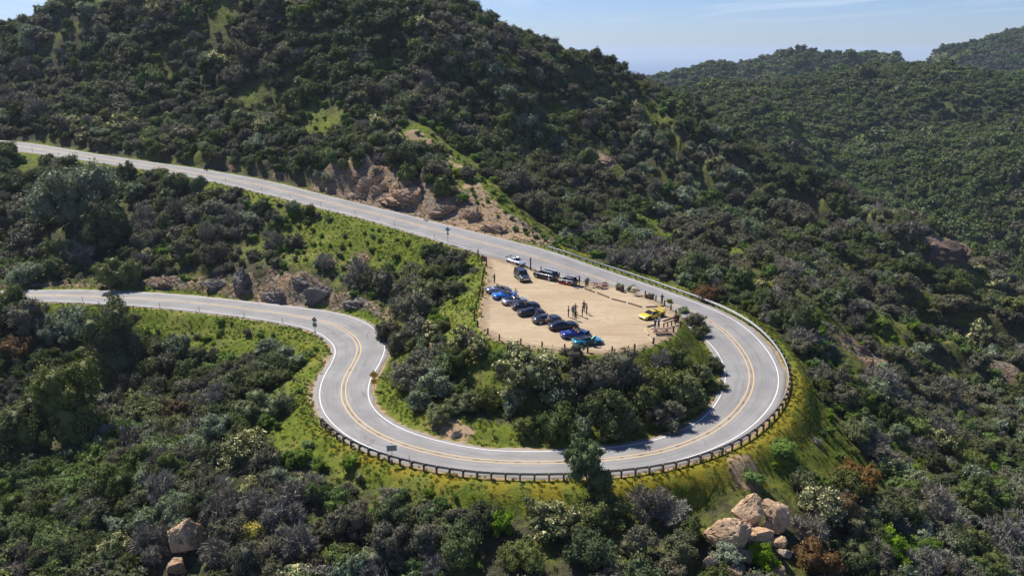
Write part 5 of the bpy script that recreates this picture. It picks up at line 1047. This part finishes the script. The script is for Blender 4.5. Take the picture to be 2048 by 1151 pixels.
def car(kind, name, label, cat, u, v, head, paint, rim=None, top='closed', hatch_open=False, doors_up=False, wing=False, door_open=False, roofc=None, stripe=None, seat=None, rails=False, rscale=1.0, face=None):
    L, Wd, Hh, S, (ca, cb, cc, cd), (wf, wr) = BODY[kind]; hw = Wd/2; rim = rim or M_RIMD; seat = seat or M_SEAT
    p = at_ground(u, v); e = empty(name, p, head); e.scale = (.95, .95, .95); tag(e, label, cat, 'cars parked in the dirt lot')
    # ---- body shell
    b = MB(); rows = []
    fine = np.unique(np.r_[[s[0]*L for s in S], np.linspace(-.44*L, .44*L, 25)])
    for x in fine:
        w, zb, zs, zc = interp_body(S, x, L); w *= hw; zm = (zb+zs)/2; half = [(0, zb), (w*.84, zb), (w*.965, zb+.07), (w, zm-.04), (w*.985, zm+.06), (w*.955, zs-.05), (w*.86, zs), (w*.45, zc-.004), (0, zc)]
        rows.append([(x, y, z) for y, z in half]+[(x, -y, z) for y, z in half[-2:0:-1]])
    vr = b.grid(rows, close=True, smooth=True); b.bm.faces.new(vr[0][::-1]); b.bm.faces.new(vr[-1])
    RW = (.335 if kind not in ('suv', 'van') else .37)*rscale
    for fx in (wf, wr):
        x = fx*L; w = interp_body(S, x, L)[0]*hw
        for s in (-1, 1):
            b.cyl((x, s*(w-.30), RW+.015), (x, s*(w+.004), RW+.015), RW+.055, n=22, mi=1)
    for xx, sg_ in ((.5*L, 1), (-.5*L, -1)):                                   # intake or diffuser
        b.box((xx-sg_*.055, 0, .30 if kind in ('mid', 'gt', '911') else .42), (.13, hw*1.15, .13), mi=1)
    if kind == 'mid':
        for s in (-1, 1): b.box((-.13*L, s*(hw*.965), .56), (.5, .05, .17), (0, R(-14), R(4*s)), mi=1)   # side intake
    b.box((0, 0, .16 if kind not in ('suv', 'van') else .30), (L*.42, Wd*.955, .09), mi=1)
    bo = b.build('body', [paint, M_TRIM], e)
    # ---- cabin
    def zt(x): return interp_body(S, x, L)[3]
    wA, wR = hw*.80, hw*.60 if kind in ('mid', '911', 'gt') else hw*.72
    A, B_, C, D_ = [(q*L) for q in (ca, cb, cc, cd)]; zA, zD = zt(A)-.02, zt(D_)-.02
    zsh = lambda x: interp_body(S, x, L)[2]-.03
    P8 = {('A', s): Vector((A, s*wA, zA-.04)) for s in (-1, 1)}
    for s in (-1, 1):
        P8['B', s] = Vector((B_, s*wR, Hh-.03)); P8['C', s] = Vector((C, s*wR*.98, Hh-.045 if kind not in ('suv', 'van') else Hh-.05))
        P8['D', s] = Vector((D_, s*wA*(.80 if kind in ('mid', 'gt', '911') else .98), zD-.03)); P8['b', s] = Vector((B_, s*wA*1.045, zsh(B_))); P8['c', s] = Vector((C, s*wA*1.05, zsh(C)))
    roofm = roofc or paint
    if top == 'closed':
        g = MB(); f = lambda ks: g.bm.faces.new([g.bm.verts.new(P8[k]) for k in ks])
        f([('A', 1), ('A', -1), ('B', -1), ('B', 1)])
        if not hatch_open: f([('C', 1), ('C', -1), ('D', -1), ('D', 1)])
        for s in (-1, 1):
            f([('A', s), ('b', s), ('B', s)]); f([('b', s), ('c', s), ('C', s), ('B', s)]); f([('c', s), ('D', s), ('C', s)])
        g.build('windows', M_GLASS, e)
        r = MB()
        n = 7; rr = []
        for i in range(n):
            t = i/(n-1); x = B_+.03+(C-B_-.06)*t; z = Hh-.03+(.035*math.sin(math.pi*(t*.8+.1)))-.015*t
            rr.append([(x, y*wR*1.03, z-(.03 if abs(y) == 1 else 0)-.02*y*y) for y in (-1, -.85, -.4, 0, .4, .85, 1)])
        r.grid(rr, smooth=True)
        def bar(a, c, rad=.035): r.cyl(a, c, rad, n=6)
        for s in (-1, 1):
            bar(P8['A', s], P8['B', s], .03); bar(P8['B', s], P8['C', s], .03); bar(P8['C', s], P8['D', s], .05); mid = P8['b', s].lerp(P8['c', s], .55); bar(mid, P8['B', s].lerp(P8['C', s], .6), .03)
            if kind in ('gt', '911', 'mid'): r.poly([P8['c', s]+Vector((-.02, s*.012, 0)), P8['D', s]+Vector((0, s*.012, 0)), P8['C', s]+Vector((-.06, s*.012, 0))]) if kind != 'gt' else None
        if rails:
            for s in (-1, 1): r.box(((B_+C)/2, s*wR*.9, Hh+.03), (abs(B_-C)*.9, .05, .05))
        r.build('roof', roofm, e)
    else:
        ck = MB(); n = 6                                                             # open cockpit tub with its rim
        ck.box(((A+C)/2-.05, 0, zsh(0)+.06), (abs(A-C)*.86, wA*1.62, .10)); ck.build('cockpit', M_TRIM, e)
        for s in (-1, 1):
            q = MB().box((C+.38, s*.37, zsh(0)+.20), (.16, .46, .52), (0, R(-14), 0), bev=.05).box((C+.34, s*.37, zsh(0)+.48), (.10, .26, .18), bev=.03).box((C+.62, s*.37, zsh(0)+.09), (.45, .46, .10), bev=.03); q.build('seat', seat, e)
        w = MB(); Bo = {s: Vector((B_+.10, s*wR*1.08, Hh-.06)) for s in (-1, 1)}
        w.bm.faces.new([w.bm.verts.new(v_) for v_ in (P8['A', 1], P8['A', -1], Bo[-1], Bo[1])]); w.build('windscreen', M_GLASS, e)
        fr = MB(); fr.cyl(P8['A', 1], Bo[1], .028, n=6).cyl(P8['A', -1], Bo[-1], .028, n=6).cyl(Bo[1], Bo[-1], .028, n=6); fr.build('windscreen_frame', M_TRIM if top != 'targa' else paint, e)
        if top == 'targa':
            h = MB(); hh = [Vector((C+.08, s_*wA*1.0*math.cos(t), zsh(C)+(Hh-.03-zsh(C))*math.sin(t)**.6)) for s_, t in ((1, t) for t in np.linspace(.02, math.pi-.02, 11))]
            for a_, b_ in zip(hh[:-1], hh[1:]): h.cyl(a_, b_, .075, n=8)
            h.build('roll_hoop', M_RIMS, e)
            rg = MB(); rws = [[(C+.02+(D_-C)*t, y*wA*.95*(1-.25*t), zsh(C)+(Hh-.06-zsh(C))*(1-t**1.7)*(1-.75*abs(y)**3)+t*.06) for y in (-1, -.7, -.3, 0, .3, .7, 1)] for t in np.linspace(0, 1, 6)]; rg.grid(rws, smooth=True); rg.build('rear_window', M_GLASS, e)
        else:
            for s in (-1, 1): MB().ico((C-.15, s*.37, zsh(C)+.10), (.62, .22, .17), 2).build('headrest_fairing', paint, e, True)
            MB().box((D_-.02, 0, zt(D_)+.012), (.55, hw*.95, .04), bev=.01).build('engine_lid', roofc or M_TRIM, e)
    # ---- wheels
    tm = MB().cyl((0, -.115, 0), (0, .115, 0), RW, n=24); tm_ = tm.mesh('wheel', M_TYRE)
    rmb = MB().cyl((0, .10, 0), (0, .122, 0), RW*.72, n=20, mi=1)
    for k in range(10): a = k*.6283; rmb.box((math.cos(a)*RW*.36, .126, math.sin(a)*RW*.36), (RW*.66, .02, .045), (0, -a, 0))
    for k in range(20):
        a, a2 = k*.31416, (k+1)*.31416; rmb.cyl((math.cos(a)*RW*.70, .124, math.sin(a)*RW*.70), (math.cos(a2)*RW*.70, .124, math.sin(a2)*RW*.70), .022, n=5, caps=False)
    rm_ = rmb.mesh('rim', [rim, M_TRIM])
    for fx in (wf, wr):
        x = fx*L; w = interp_body(S, x, L)[0]*hw
        for s in (-1, 1):
            o = link(bpy.data.objects.new('wheel', tm_), e); o.location = (x, s*(w-.105), RW); o.rotation_euler = (0, 0, 0 if s > 0 else math.pi); link(bpy.data.objects.new('rim', rm_), o)
    # ---- lamps, plates, mirrors
    for s in (-1, 1):
        x = .455*L; w, zb, zs, zc = interp_body(S, x, L); MB().box((x, s*w*hw*.80, zs-.015), (.30, .24, .09), (0, R(24), R(-24*s)), bev=.025).build('headlight', M_LAMP, e)
        x = -.497*L; w, zb, zs, zc = interp_body(S, x, L); MB().box((x-.012, s*w*hw*.72, zs-.09), (.06, .36 if kind not in ('suv', 'van') else .2, .09 if kind not in ('suv', 'van') else .32), bev=.015).build('tail_light', M_TAIL, e)
        MB().box((A-.12, s*(wA+.17), zsh(A)+.17), (.13, .2, .12), (0, 0, R(12*s)), bev=.03).build('mirror', paint, e)
    x = -.5*L; MB().box((x-.035, 0, .55 if kind in ('mid', '911', 'gt') else .72), (.02, .36, .15)).build('number_plate', M_WHITEP, e)
    if kind in ('suv', 'van', 'hatch'): MB().box((.5*L-.01, 0, .72 if kind != 'hatch' else .55), (.06, hw*1.1, .22 if kind != 'hatch' else .1), bev=.02).build('grille', M_TRIM if kind != 'van' else M_RIMS, e)
    if face == 'coupe_lid': MB().box((-.36*L, 0, zt(-.36*L)+.02), (.9, hw*1.1, .03), (0, R(3), 0), bev=.01).build('engine_lid', M_TRIM, e)
    if wing:
        w_ = MB().box((-.455*L, 0, 1.22), (.30, 1.62, .035), (0, R(6), 0), bev=.01)
        for s in (-1, 1): w_.box((-.44*L, s*.42, 1.04), (.12, .03, .36)).box((-.455*L, s*.82, 1.22), (.34, .02, .16))
        w_.build('rear_wing', M_TRIM if face != 'bodywing' else paint, e)
    if stripe:
        for s in (-1, 1):
            st = MB(); st.box((0, s*(hw*.998), .40), (L*.52, .012, .20)); st.build('side_stripe', stripe, e); MB().cyl((-.10*L, s*(hw*1.0), .62), (-.10*L, s*(hw*1.0+.012), .62), .17, n=18).build('door_roundel', M_WHITEP, e)
    if hatch_open:
        h = MB().box((0, 0, 0), (1.0, wR*1.8, .05), bev=.02).build('tailgate', paint, e); h.location = (C-.46, 0, Hh+.17); h.rotation_euler = (0, R(20), 0)
        gl_ = MB().box((0, 0, .032), (.62, wR*1.5, .012)).build('window', M_GLASS, h); MB().box((D_+.16, 0, zD-.02), (.5, wA*1.6, .06)).build('cargo_floor', M_TRIM, e)
    if doors_up:
        for s in (-1, 1):
            d = MB().prism([(-.62, 0), (.55, -.08), (.62, .22), (.10, .62), (-.45, .55), (-.66, .25)], 'y', -.03, .03).build('door', paint, e); MB().prism([(-.58, .03), (.50, -.04), (.56, .20), (.08, .58), (-.42, .51), (-.61, .24)], 'y', -.045*1, .045).build('inner_panel', M_TRIM, d)
            d.location = (.13*L, s*(hw+.10), .98); d.rotation_euler = (R(-26*s), R(-72), R(14*s)); wn_ = MB().prism([(-.45, .28), (.30, .25), (.08, .56), (-.38, .50)], 'y', -.05, .05).build('window', M_GLASS, d)
            MB().box((0, s*(hw*.955), .52), (1.15, .10, .55)).build('door_opening', M_TRIM, e)
            MB().box((-.12, s*.40, .62), (.18, .5, .62), (0, R(-16), 0), bev=.05).build('seat', M_SEAT, e)
    if door_open:
        d = MB().prism([(0, .22), (-1.2, .22), (-1.25, .80), (-.8, 1.18), (-.35, 1.16), (0, .84)], 'y', -.035, .035).build('door', paint, e); d.location = (.12*L, -hw*.98, .05); d.rotation_euler = (0, 0, R(58))
        MB().prism([(-.08, .86), (-1.1, .84), (-.8, 1.13), (-.36, 1.11)], 'y', -.042, .042).build('window', M_GLASS, d); MB().box((-.02*L, -hw*.955, .55), (1.15, .10, .55)).build('door_opening', M_TAN, e)
    return e
def at_ground(u, v): return hit(u, v)
K = dict
row = R(20)
car('mid', 'roadster', 'silver open roadster with grey rear deck, farthest of the row', 'sports car', 997, 585, row, paintm('silver_blue', (0.30, 0.32, 0.36), .6), M_RIMS, top='open', roofc=paintm('silver_deck', (0.20, 0.22, 0.25), .6))
car('mid', 'sports_car', 'bright sky blue open sports car second in the row', 'sports car', 1010.5, 596.5, row, paintm('sky_blue', (0.01, 0.16, 0.55), .1), M_RIMD, top='open', roofc=paintm('sky_blue_deck', (0.01, 0.14, 0.5), .1))
car('911', 'sports_car', 'silver targa with a bright roll hoop in the row', 'sports car', 1030, 607.5, row, paintm('bright_silver', (0.52, 0.53, 0.55), .6), M_RIMS, top='targa')
car('gt', 'sports_car', 'black open convertible between the silver targa and the black coupe', 'sports car', 1051.5, 617, row, paintm('black_one', (0.012, 0.012, 0.014), .2), M_RIMD, top='open', seat=M_SEAT)
car('mid', 'sports_car', 'low glossy black coupe fifth in the row', 'sports car', 1062.5, 629.5, row, paintm('black_two', (0.010, 0.010, 0.011), .2), M_RIMD, face='coupe_lid')
car('gt', 'sports_car', 'gunmetal grey fastback with its door open', 'sports car', 1093.5, 643.5, row, paintm('gunmetal', (0.11, 0.115, 0.12), .7), M_RIMS, door_open=True)
car('gt', 'sports_car', 'black long-roofed coupe next to the royal blue car', 'sports car', 1126.5, 657.5, row, paintm('black_three', (0.012, 0.012, 0.012), .2), M_RIMD)
car('mid', 'sports_car', 'royal blue open sports car with bronze wheels', 'sports car', 1151, 674, row, paintm('royal_blue', (0.008, 0.022, 0.22), .3), M_RIMG, top='open', seat=M_TAN, roofc=paintm('royal_deck', (0.03, 0.04, 0.10), .3))
car('mid', 'sports_car', 'turquoise supercar with both doors swung up, nearest of the row', 'sports car', 1175, 689.5, R(18), paintm('turquoise', (0.005, 0.30, 0.40), .3), M_RIMD, doors_up=True, roofc=M_TRIM, face='coupe_lid')
car('mid', 'sports_car', 'yellow wedge-shaped supercar with rear wing facing the row', 'sports car', 1303.5, 634.5, R(214), paintm('yellow', (0.76, 0.55, 0.005), .05), M_RIMD, wing=True, face='bodywing')
car('911', 'sports_car', 'silver coupe with big rear wing entering from the road', 'sports car', 1032, 528, R(-46), paintm('pale_silver', (0.55, 0.56, 0.58), .5), M_RIMD, wing=True)
car('van', 'suv', 'large dark grey boxy SUV facing the camera', 'SUV', 1044, 559, R(-73), paintm('dark_grey', (0.07, 0.072, 0.075), .6), M_RIMS, rails=True)
car('suv', 'suv', 'black SUV with glossy roof parked along the back edge', 'SUV', 1092, 557.5, R(138), paintm('black_four', (0.012, 0.012, 0.014), .2), M_RIMS)
car('hatch', 'hatchback', 'small black hatchback with red side stripe and open tailgate', 'hatchback', 1135, 568, R(140), paintm('black_five', (0.014, 0.014, 0.016), .2), M_RIMR, hatch_open=True, stripe=simple('red_stripe', (0.42, 0.01, 0.02), .5))

# ================================================================ people
M_SKIN = simple('skin', (0.42, 0.24, 0.16), 0.6, var=0.06); M_HAIR = simple('dark_hair', (0.02, 0.014, 0.01), 0.6); M_SHOE = simple('shoes', (0.025, 0.022, 0.02), 0.7)
CLOTH = {k: simple('cloth_'+k, c, 0.85, var=0.12, scale=14) for k, c in K(black=(0.018, 0.018, 0.02), charcoal=(0.05, 0.05, 0.055), navy=(0.02, 0.028, 0.07), jeans=(0.05, 0.085, 0.16), purple=(0.07, 0.035, 0.18), paleblue=(0.38, 0.50, 0.66), white=(0.7, 0.7, 0.7), plaid=(0.17, 0.17, 0.27), olive=(0.10, 0.09, 0.06), brown=(0.11, 0.08, 0.06), khaki=(0.25, 0.20, 0.13), blue=(0.05, 0.10, 0.24)).items()}
def person(u, v, face, shirt, trous, label, pose='stand', hat=None, sleeves=True, h=1.76, loc=None, zoff=0.0, lean=0.0, hair=True, group='people in the lot', name='person'):
    """one continuous skinned body; y+ is the way the person faces"""
    k = h/1.76; V, E, RR, LB_ = [], [], [], []
    def add(p, r, par=None, lab='torso'):
        V.append(Vector(p)*k); RR.append(r*k); LB_.append(lab)
        if par is not None: E.append((par, len(V)-1))
        return len(V)-1
    sit = pose in ('ride',)
    hipz = .93
    pel = add((0, 0, hipz), .125, None, 'leg'); la = math.radians(lean)
    def T(y, z): return (0, y*math.cos(la)+(z-hipz)*math.sin(la), hipz+(z-hipz)*math.cos(la)-y*math.sin(la))
    wa = add(T(0, 1.08), .125, pel); ch = add(T(-.01, 1.30), .145, wa); nb = add(T(-.01, 1.46), .075, ch, 'torso'); nk = add(T(.01, 1.53), .052, nb, 'skin'); hd = add(T(.03, 1.62), .088, nk, 'skin'); ht = add(T(.02, 1.70), .085, hd, 'skin'); no = add(T(.135, 1.625), .018, hd, 'skin')
    st = {'walk': .22, 'stand': .03, 'wide': .05}.get(pose, .03)
    for s in (-1, 1):
        if sit: hp = add((s*.10, .03, .90), .10, pel, 'leg'); kn = add((s*.22, .40, .70), .070, hp, 'leg'); an = add((s*.20, .22, .30), .048, kn, 'leg'); to = add((s*.20, .40, .26), .042, an, 'shoe')
        else:
            w = .14 if pose == 'wide' else .095
            hp = add((s*.095, 0, .88), .098, pel, 'leg'); kn = add((s*w, s*st*.6+.03, .50), .066, hp, 'leg'); an = add((s*w, s*st-.02, .09), .046, kn, 'leg'); to = add((s*(w+.02), s*st+.15, .04), .040, an, 'shoe')
        sh = add((s*.185, *T(-.01, 1.43)[1:]), .066, ch, 'torso'); sx = s*.235
        if pose in ('photo',): el = (s*.27, .17, 1.24); wr = (s*.09, .27, 1.52)
        elif pose in ('phone', 'ride'): el = (s*.27, .05, 1.16); wr = (s*.13, .29, 1.18) if pose == 'phone' else (s*.28, .42, 1.12)
        elif pose == 'pocket': el = (s*.32, -.08, 1.17); wr = (s*.22, .06, .96)
        elif pose == 'hips': el = (s*.41, -.06, 1.20); wr = (s*.19, .06, 1.06)
        elif pose == 'lean': el = (s*.26, T(.10, 1.17)[1]+.10, T(.10, 1.17)[2]); wr = (s*.20, T(.2, 1.1)[1]+.22, T(.2, 1.1)[2]-.12)
        elif pose == 'mixed' and s > 0: el = (s*.28, .02, 1.16); wr = (s*.16, .27, 1.25)
        else: el = (s*.27, *T(-.03, 1.15)[1:]); wr = (s*.29, *T(.06, .91)[1:])
        el = add(el, .047, sh, 'torso' if sleeves else 'skin'); wv = add(wr, .034, el, 'torso' if sleeves == 'long' else 'skin')
        d = (Vector(wr)-Vector(V[el])/k).normalized(); side = d.cross(Vector((0, 1, .3))).normalized() if abs(d.y) < .9 else Vector((1, 0, 0)); curl = Vector((-s*.5, .6, 0)); curl -= d*curl.dot(d)
        pm_ = add(Vector(wr)+d*.07, .034, wv, 'skin')
        for q, ln in zip((-1.5, -.5, .5, 1.5), (.055, .068, .066, .05)):
            f0 = add(Vector(wr)+d*.115+side*q*.017, .0105, pm_, 'skin'); f1 = add(Vector(wr)+d*(.115+ln*.6)+side*q*.018+curl*.012, .0095, f0, 'skin'); add(Vector(wr)+d*(.115+ln)+side*q*.018+curl*.04, .0085, f1, 'skin')
        t0 = add(Vector(wr)+d*.05+side*.042+curl*.012, .0115, pm_, 'skin'); add(Vector(wr)+d*.09+side*.058+curl*.04, .0095, t0, 'skin')
    me = bpy.data.meshes.new('person'); me.from_pydata([tuple(v_) for v_ in V], E, []); o = bpy.data.objects.new('person_skeleton', me); COL.objects.link(o)
    sk = o.modifiers.new('skin', 'SKIN'); sv = me.skin_vertices[0].data
    for q, r in zip(sv, RR): q.radius = (r, r)
    for q in sv: q.use_root = False
    sv[0].use_root = True; sk.use_smooth_shade = True; sb = o.modifiers.new('smooth', 'SUBSURF'); sb.levels = 1; sb.render_levels = 1
    dg = bpy.context.evaluated_depsgraph_get(); bm_ = bpy.data.meshes.new_from_object(o.evaluated_get(dg)); bpy.data.objects.remove(o); bm_.name = 'person'
    bm_.materials.clear()
    for m_ in (M_SKIN, CLOTH[shirt], CLOTH[trous], M_SHOE): bm_.materials.append(m_)
    a = np.array([V[i] for i, j in E]); bb = np.array([V[j] for i, j in E]); lab = [LB_[j] for i, j in E]; rad = np.array([RR[j] for i, j in E]); mi = {'skin': 0, 'torso': 1, 'leg': 2, 'shoe': 3}
    cen = np.empty(len(bm_.polygons)*3); bm_.polygons.foreach_get('center', cen); cen = cen.reshape(-1, 3)
    ab = bb-a; t = np.clip(((cen[:, None]-a[None])*ab[None]).sum(-1)/np.maximum((ab**2).sum(-1), 1e-9), 0, 1); dd = np.linalg.norm(cen[:, None]-(a[None]+t[..., None]*ab[None]), axis=-1)-rad[None]*.8
    bm_.polygons.foreach_set('material_index', np.array([mi[lab[q]] for q in dd.argmin(1)], dtype=np.int32)); bm_.polygons.foreach_set('use_smooth', np.ones(len(bm_.polygons), bool))
    ob = link(bpy.data.objects.new(name, bm_)); p = Vector(loc) if loc is not None else hit(u, v); ob.location = p+Vector((0, 0, zoff)); ob.rotation_euler = (0, 0, face); tag(ob, label, 'person', group)
    hc = V[hd]+(V[ht]-V[hd])*.6
    if hat == 'helmet': MB().ico(hc, (.145*k, .155*k, .15*k), 3).build('helmet', simple('helmet_white', (.75, .75, .75), .3), ob, True)
    elif hat: hm = MB().ico(hc+Vector((0, -.005, .028)), (.105*k, .115*k, .085*k), 2).box(hc+Vector((0, .13, .02)), (.15, .12, .012)); hm.build('cap', CLOTH[hat], ob)
    else: MB().ico(hc+Vector((0, -.018, .022)), (.102*k, .110*k, .100*k), 2).build('hair', M_HAIR, ob, True)
    ey = MB()
    for s in (-1, 1): ey.ico(V[hd]+Vector((s*.034, .088, .022))*k, .012*k, 1)
    ey.build('eyes', M_BLACK, ob)
    return ob
person(989, 566.5, R(120), 'black', 'black', 'person in black standing alone near the lot entrance, looking down', 'phone', sleeves='long')
person(965.7, 595, R(-70), 'black', 'black', 'person in dark clothes beside the posts left of the silver roadster', 'stand', sleeves='long')
person(1031.5, 597.5, R(160), 'paleblue', 'jeans', 'man in a pale blue shirt at the nose of the sky blue car', 'pocket')
person(1076.5, 640.5, R(70), 'plaid', 'charcoal', 'man in a greyish plaid shirt bending between black coupe and grey fastback', 'lean', lean=38)
person(1099.5, 651, R(80), 'white', 'charcoal', 'person in white leaning into the open door of the grey fastback', 'lean', lean=34)
person(1158.5, 571, R(60), 'black', 'black', 'person in black standing right behind the open tailgate', 'mixed')
person(1149.5, 576, R(100), 'navy', 'jeans', 'person in jeans bending into the back of the small hatchback', 'lean', lean=24)
person(1171.5, 577, R(150), 'black', 'charcoal', 'person in black with arms folded left of the back picnic table', 'phone', sleeves='long')
person(1175.5, 574, R(130), 'charcoal', 'black', 'person in dark grey half hidden behind the one beside the picnic table', 'hips', sleeves='long')
person(1136.6, 634.5, R(-90), 'olive', 'black', 'person in olive at the left end of the chatting group', 'mixed', sleeves='long')
person(1145.8, 634, R(-30), 'navy', 'navy', 'person in navy blue in the left half of the chatting group', 'mixed', sleeves='long')
person(1150.5, 629.5, R(180), 'purple', 'jeans', 'person in a purple top with hands on hips in the group', 'hips', sleeves='long')
person(1151, 643, R(0), 'black', 'black', 'person in black nearest the camera in the chatting group, back turned', 'pocket', sleeves='long')
person(1164.7, 634.5, R(80), 'charcoal', 'brown', 'person in brown trousers at the front right of the group', 'pocket', sleeves='long')
person(1167.5, 625, R(140), 'charcoal', 'black', 'person in dark grey standing farthest back in the group', 'mixed', h=1.84)
person(1173, 629.5, R(100), 'brown', 'brown', 'person in a brown outfit at the right end of the group', 'stand', sleeves='long')
person(1323.5, 609, R(170), 'black', 'black', 'photographer in black raising a camera at the lot edge by the road', 'photo', sleeves='long')
cam_p = SC.objects[-1] if False else None
person(1309.7, 660.5, R(-20), 'navy', 'jeans', 'person in navy and a pale cap beside the near picnic table', 'photo', hat='khaki', sleeves='long')
person(1316.6, 659.5, R(-60), 'blue', 'jeans', 'taller person in blue with grey cap shading the eyes beside the table', 'photo', hat='white', sleeves='long', h=1.84)
# camera in the photographer's hands
pp = hit(1323.5, 609); cmb = MB().box((0, 0, 0), (.15, .07, .10), bev=.01).cyl((0, .03, 0), (0, .17, 0), .04, n=12); o = cmb.build('photo_camera', M_BLACK); o.location = (pp.x, pp.y, pp.z+1.60); o.rotation_euler = (0, 0, R(170)); o.location += Matrix.Rotation(R(170), 3, 'Z') @ Vector((0, .36, 0)); tag(o, 'black camera held up by the photographer at the lot edge', 'camera')
# motorcycle and its rider on the upper road
pm0 = hit(411, 341.5); e = empty('motorcycle', pm0, R(-42+180)); e.location.z += .06; tag(e, 'dark motorcycle riding along the upper road beside the bank', 'motorcycle')
for x in (.70, -.68):
    w_ = MB()
    for k in range(20): a, a2 = k*.31416, (k+1)*.31416; w_.cyl((math.cos(a)*.27, 0, math.sin(a)*.27), (math.cos(a2)*.27, 0, math.sin(a2)*.27), .055, n=6, caps=False)
    wo = w_.build('wheel', M_TYRE, e); wo.location = (x, 0, .32); MB().cyl((0, -.03, 0), (0, .03, 0), .22, n=16).build('rim', M_RIMD, wo)
MB().ico((.18, 0, .86), (.34, .17, .16), 3).build('fuel_tank', paintm('bike_paint', (0.03, 0.03, 0.035)), e, True); MB().box((-.32, 0, .84), (.62, .26, .10), bev=.04).build('seat', M_TRIM, e); MB().box((.02, 0, .50), (.5, .3, .4), bev=.06).build('engine', M_RIMD, e)
fk = MB()
for s in (-1, 1): fk.cyl((.70, s*.1, .32), (.46, s*.1, 1.02), .03, n=8)
fk.build('fork', M_RIMS, e); MB().cyl((.42, -.36, 1.06), (.42, .36, 1.06), .018, n=6).build('handlebar', M_TRIM, e); MB().ico((.60, 0, .92), (.09, .10, .10), 2).build('headlight', M_LAMP, e, True)
rd_ = person(0, 0, R(-42+180-90), 'black', 'charcoal', 'rider in black with a white helmet on the motorcycle', 'ride', hat='helmet', sleeves='long', loc=e.location+Matrix.Rotation(R(138), 3, 'Z') @ Vector((-.25, 0, .0)), lean=12, group='people on the road')
# ---------------------------------------------------------------- haze
def make_haze():
    m = bpy.data.materials.new('haze_air'); m.use_nodes = True; t = m.node_tree; t.nodes.clear()
    o = t.nodes.new('ShaderNodeOutputMaterial'); v = t.nodes.new('ShaderNodeVolumePrincipled')
    v.inputs['Color'].default_value = (0.70, 0.84, 1.0, 1); v.inputs['Density'].default_value = HAZE; v.inputs['Anisotropy'].default_value = 0.2
    t.links.new(v.outputs[0], o.inputs['Volume'])
    b = MB().box((0, 17000, (-366+110)/2), (76000, 40000, 476)).build('haze', m); tag(b, kind='stuff')
    return b
HAZE = 0.000075
make_haze()
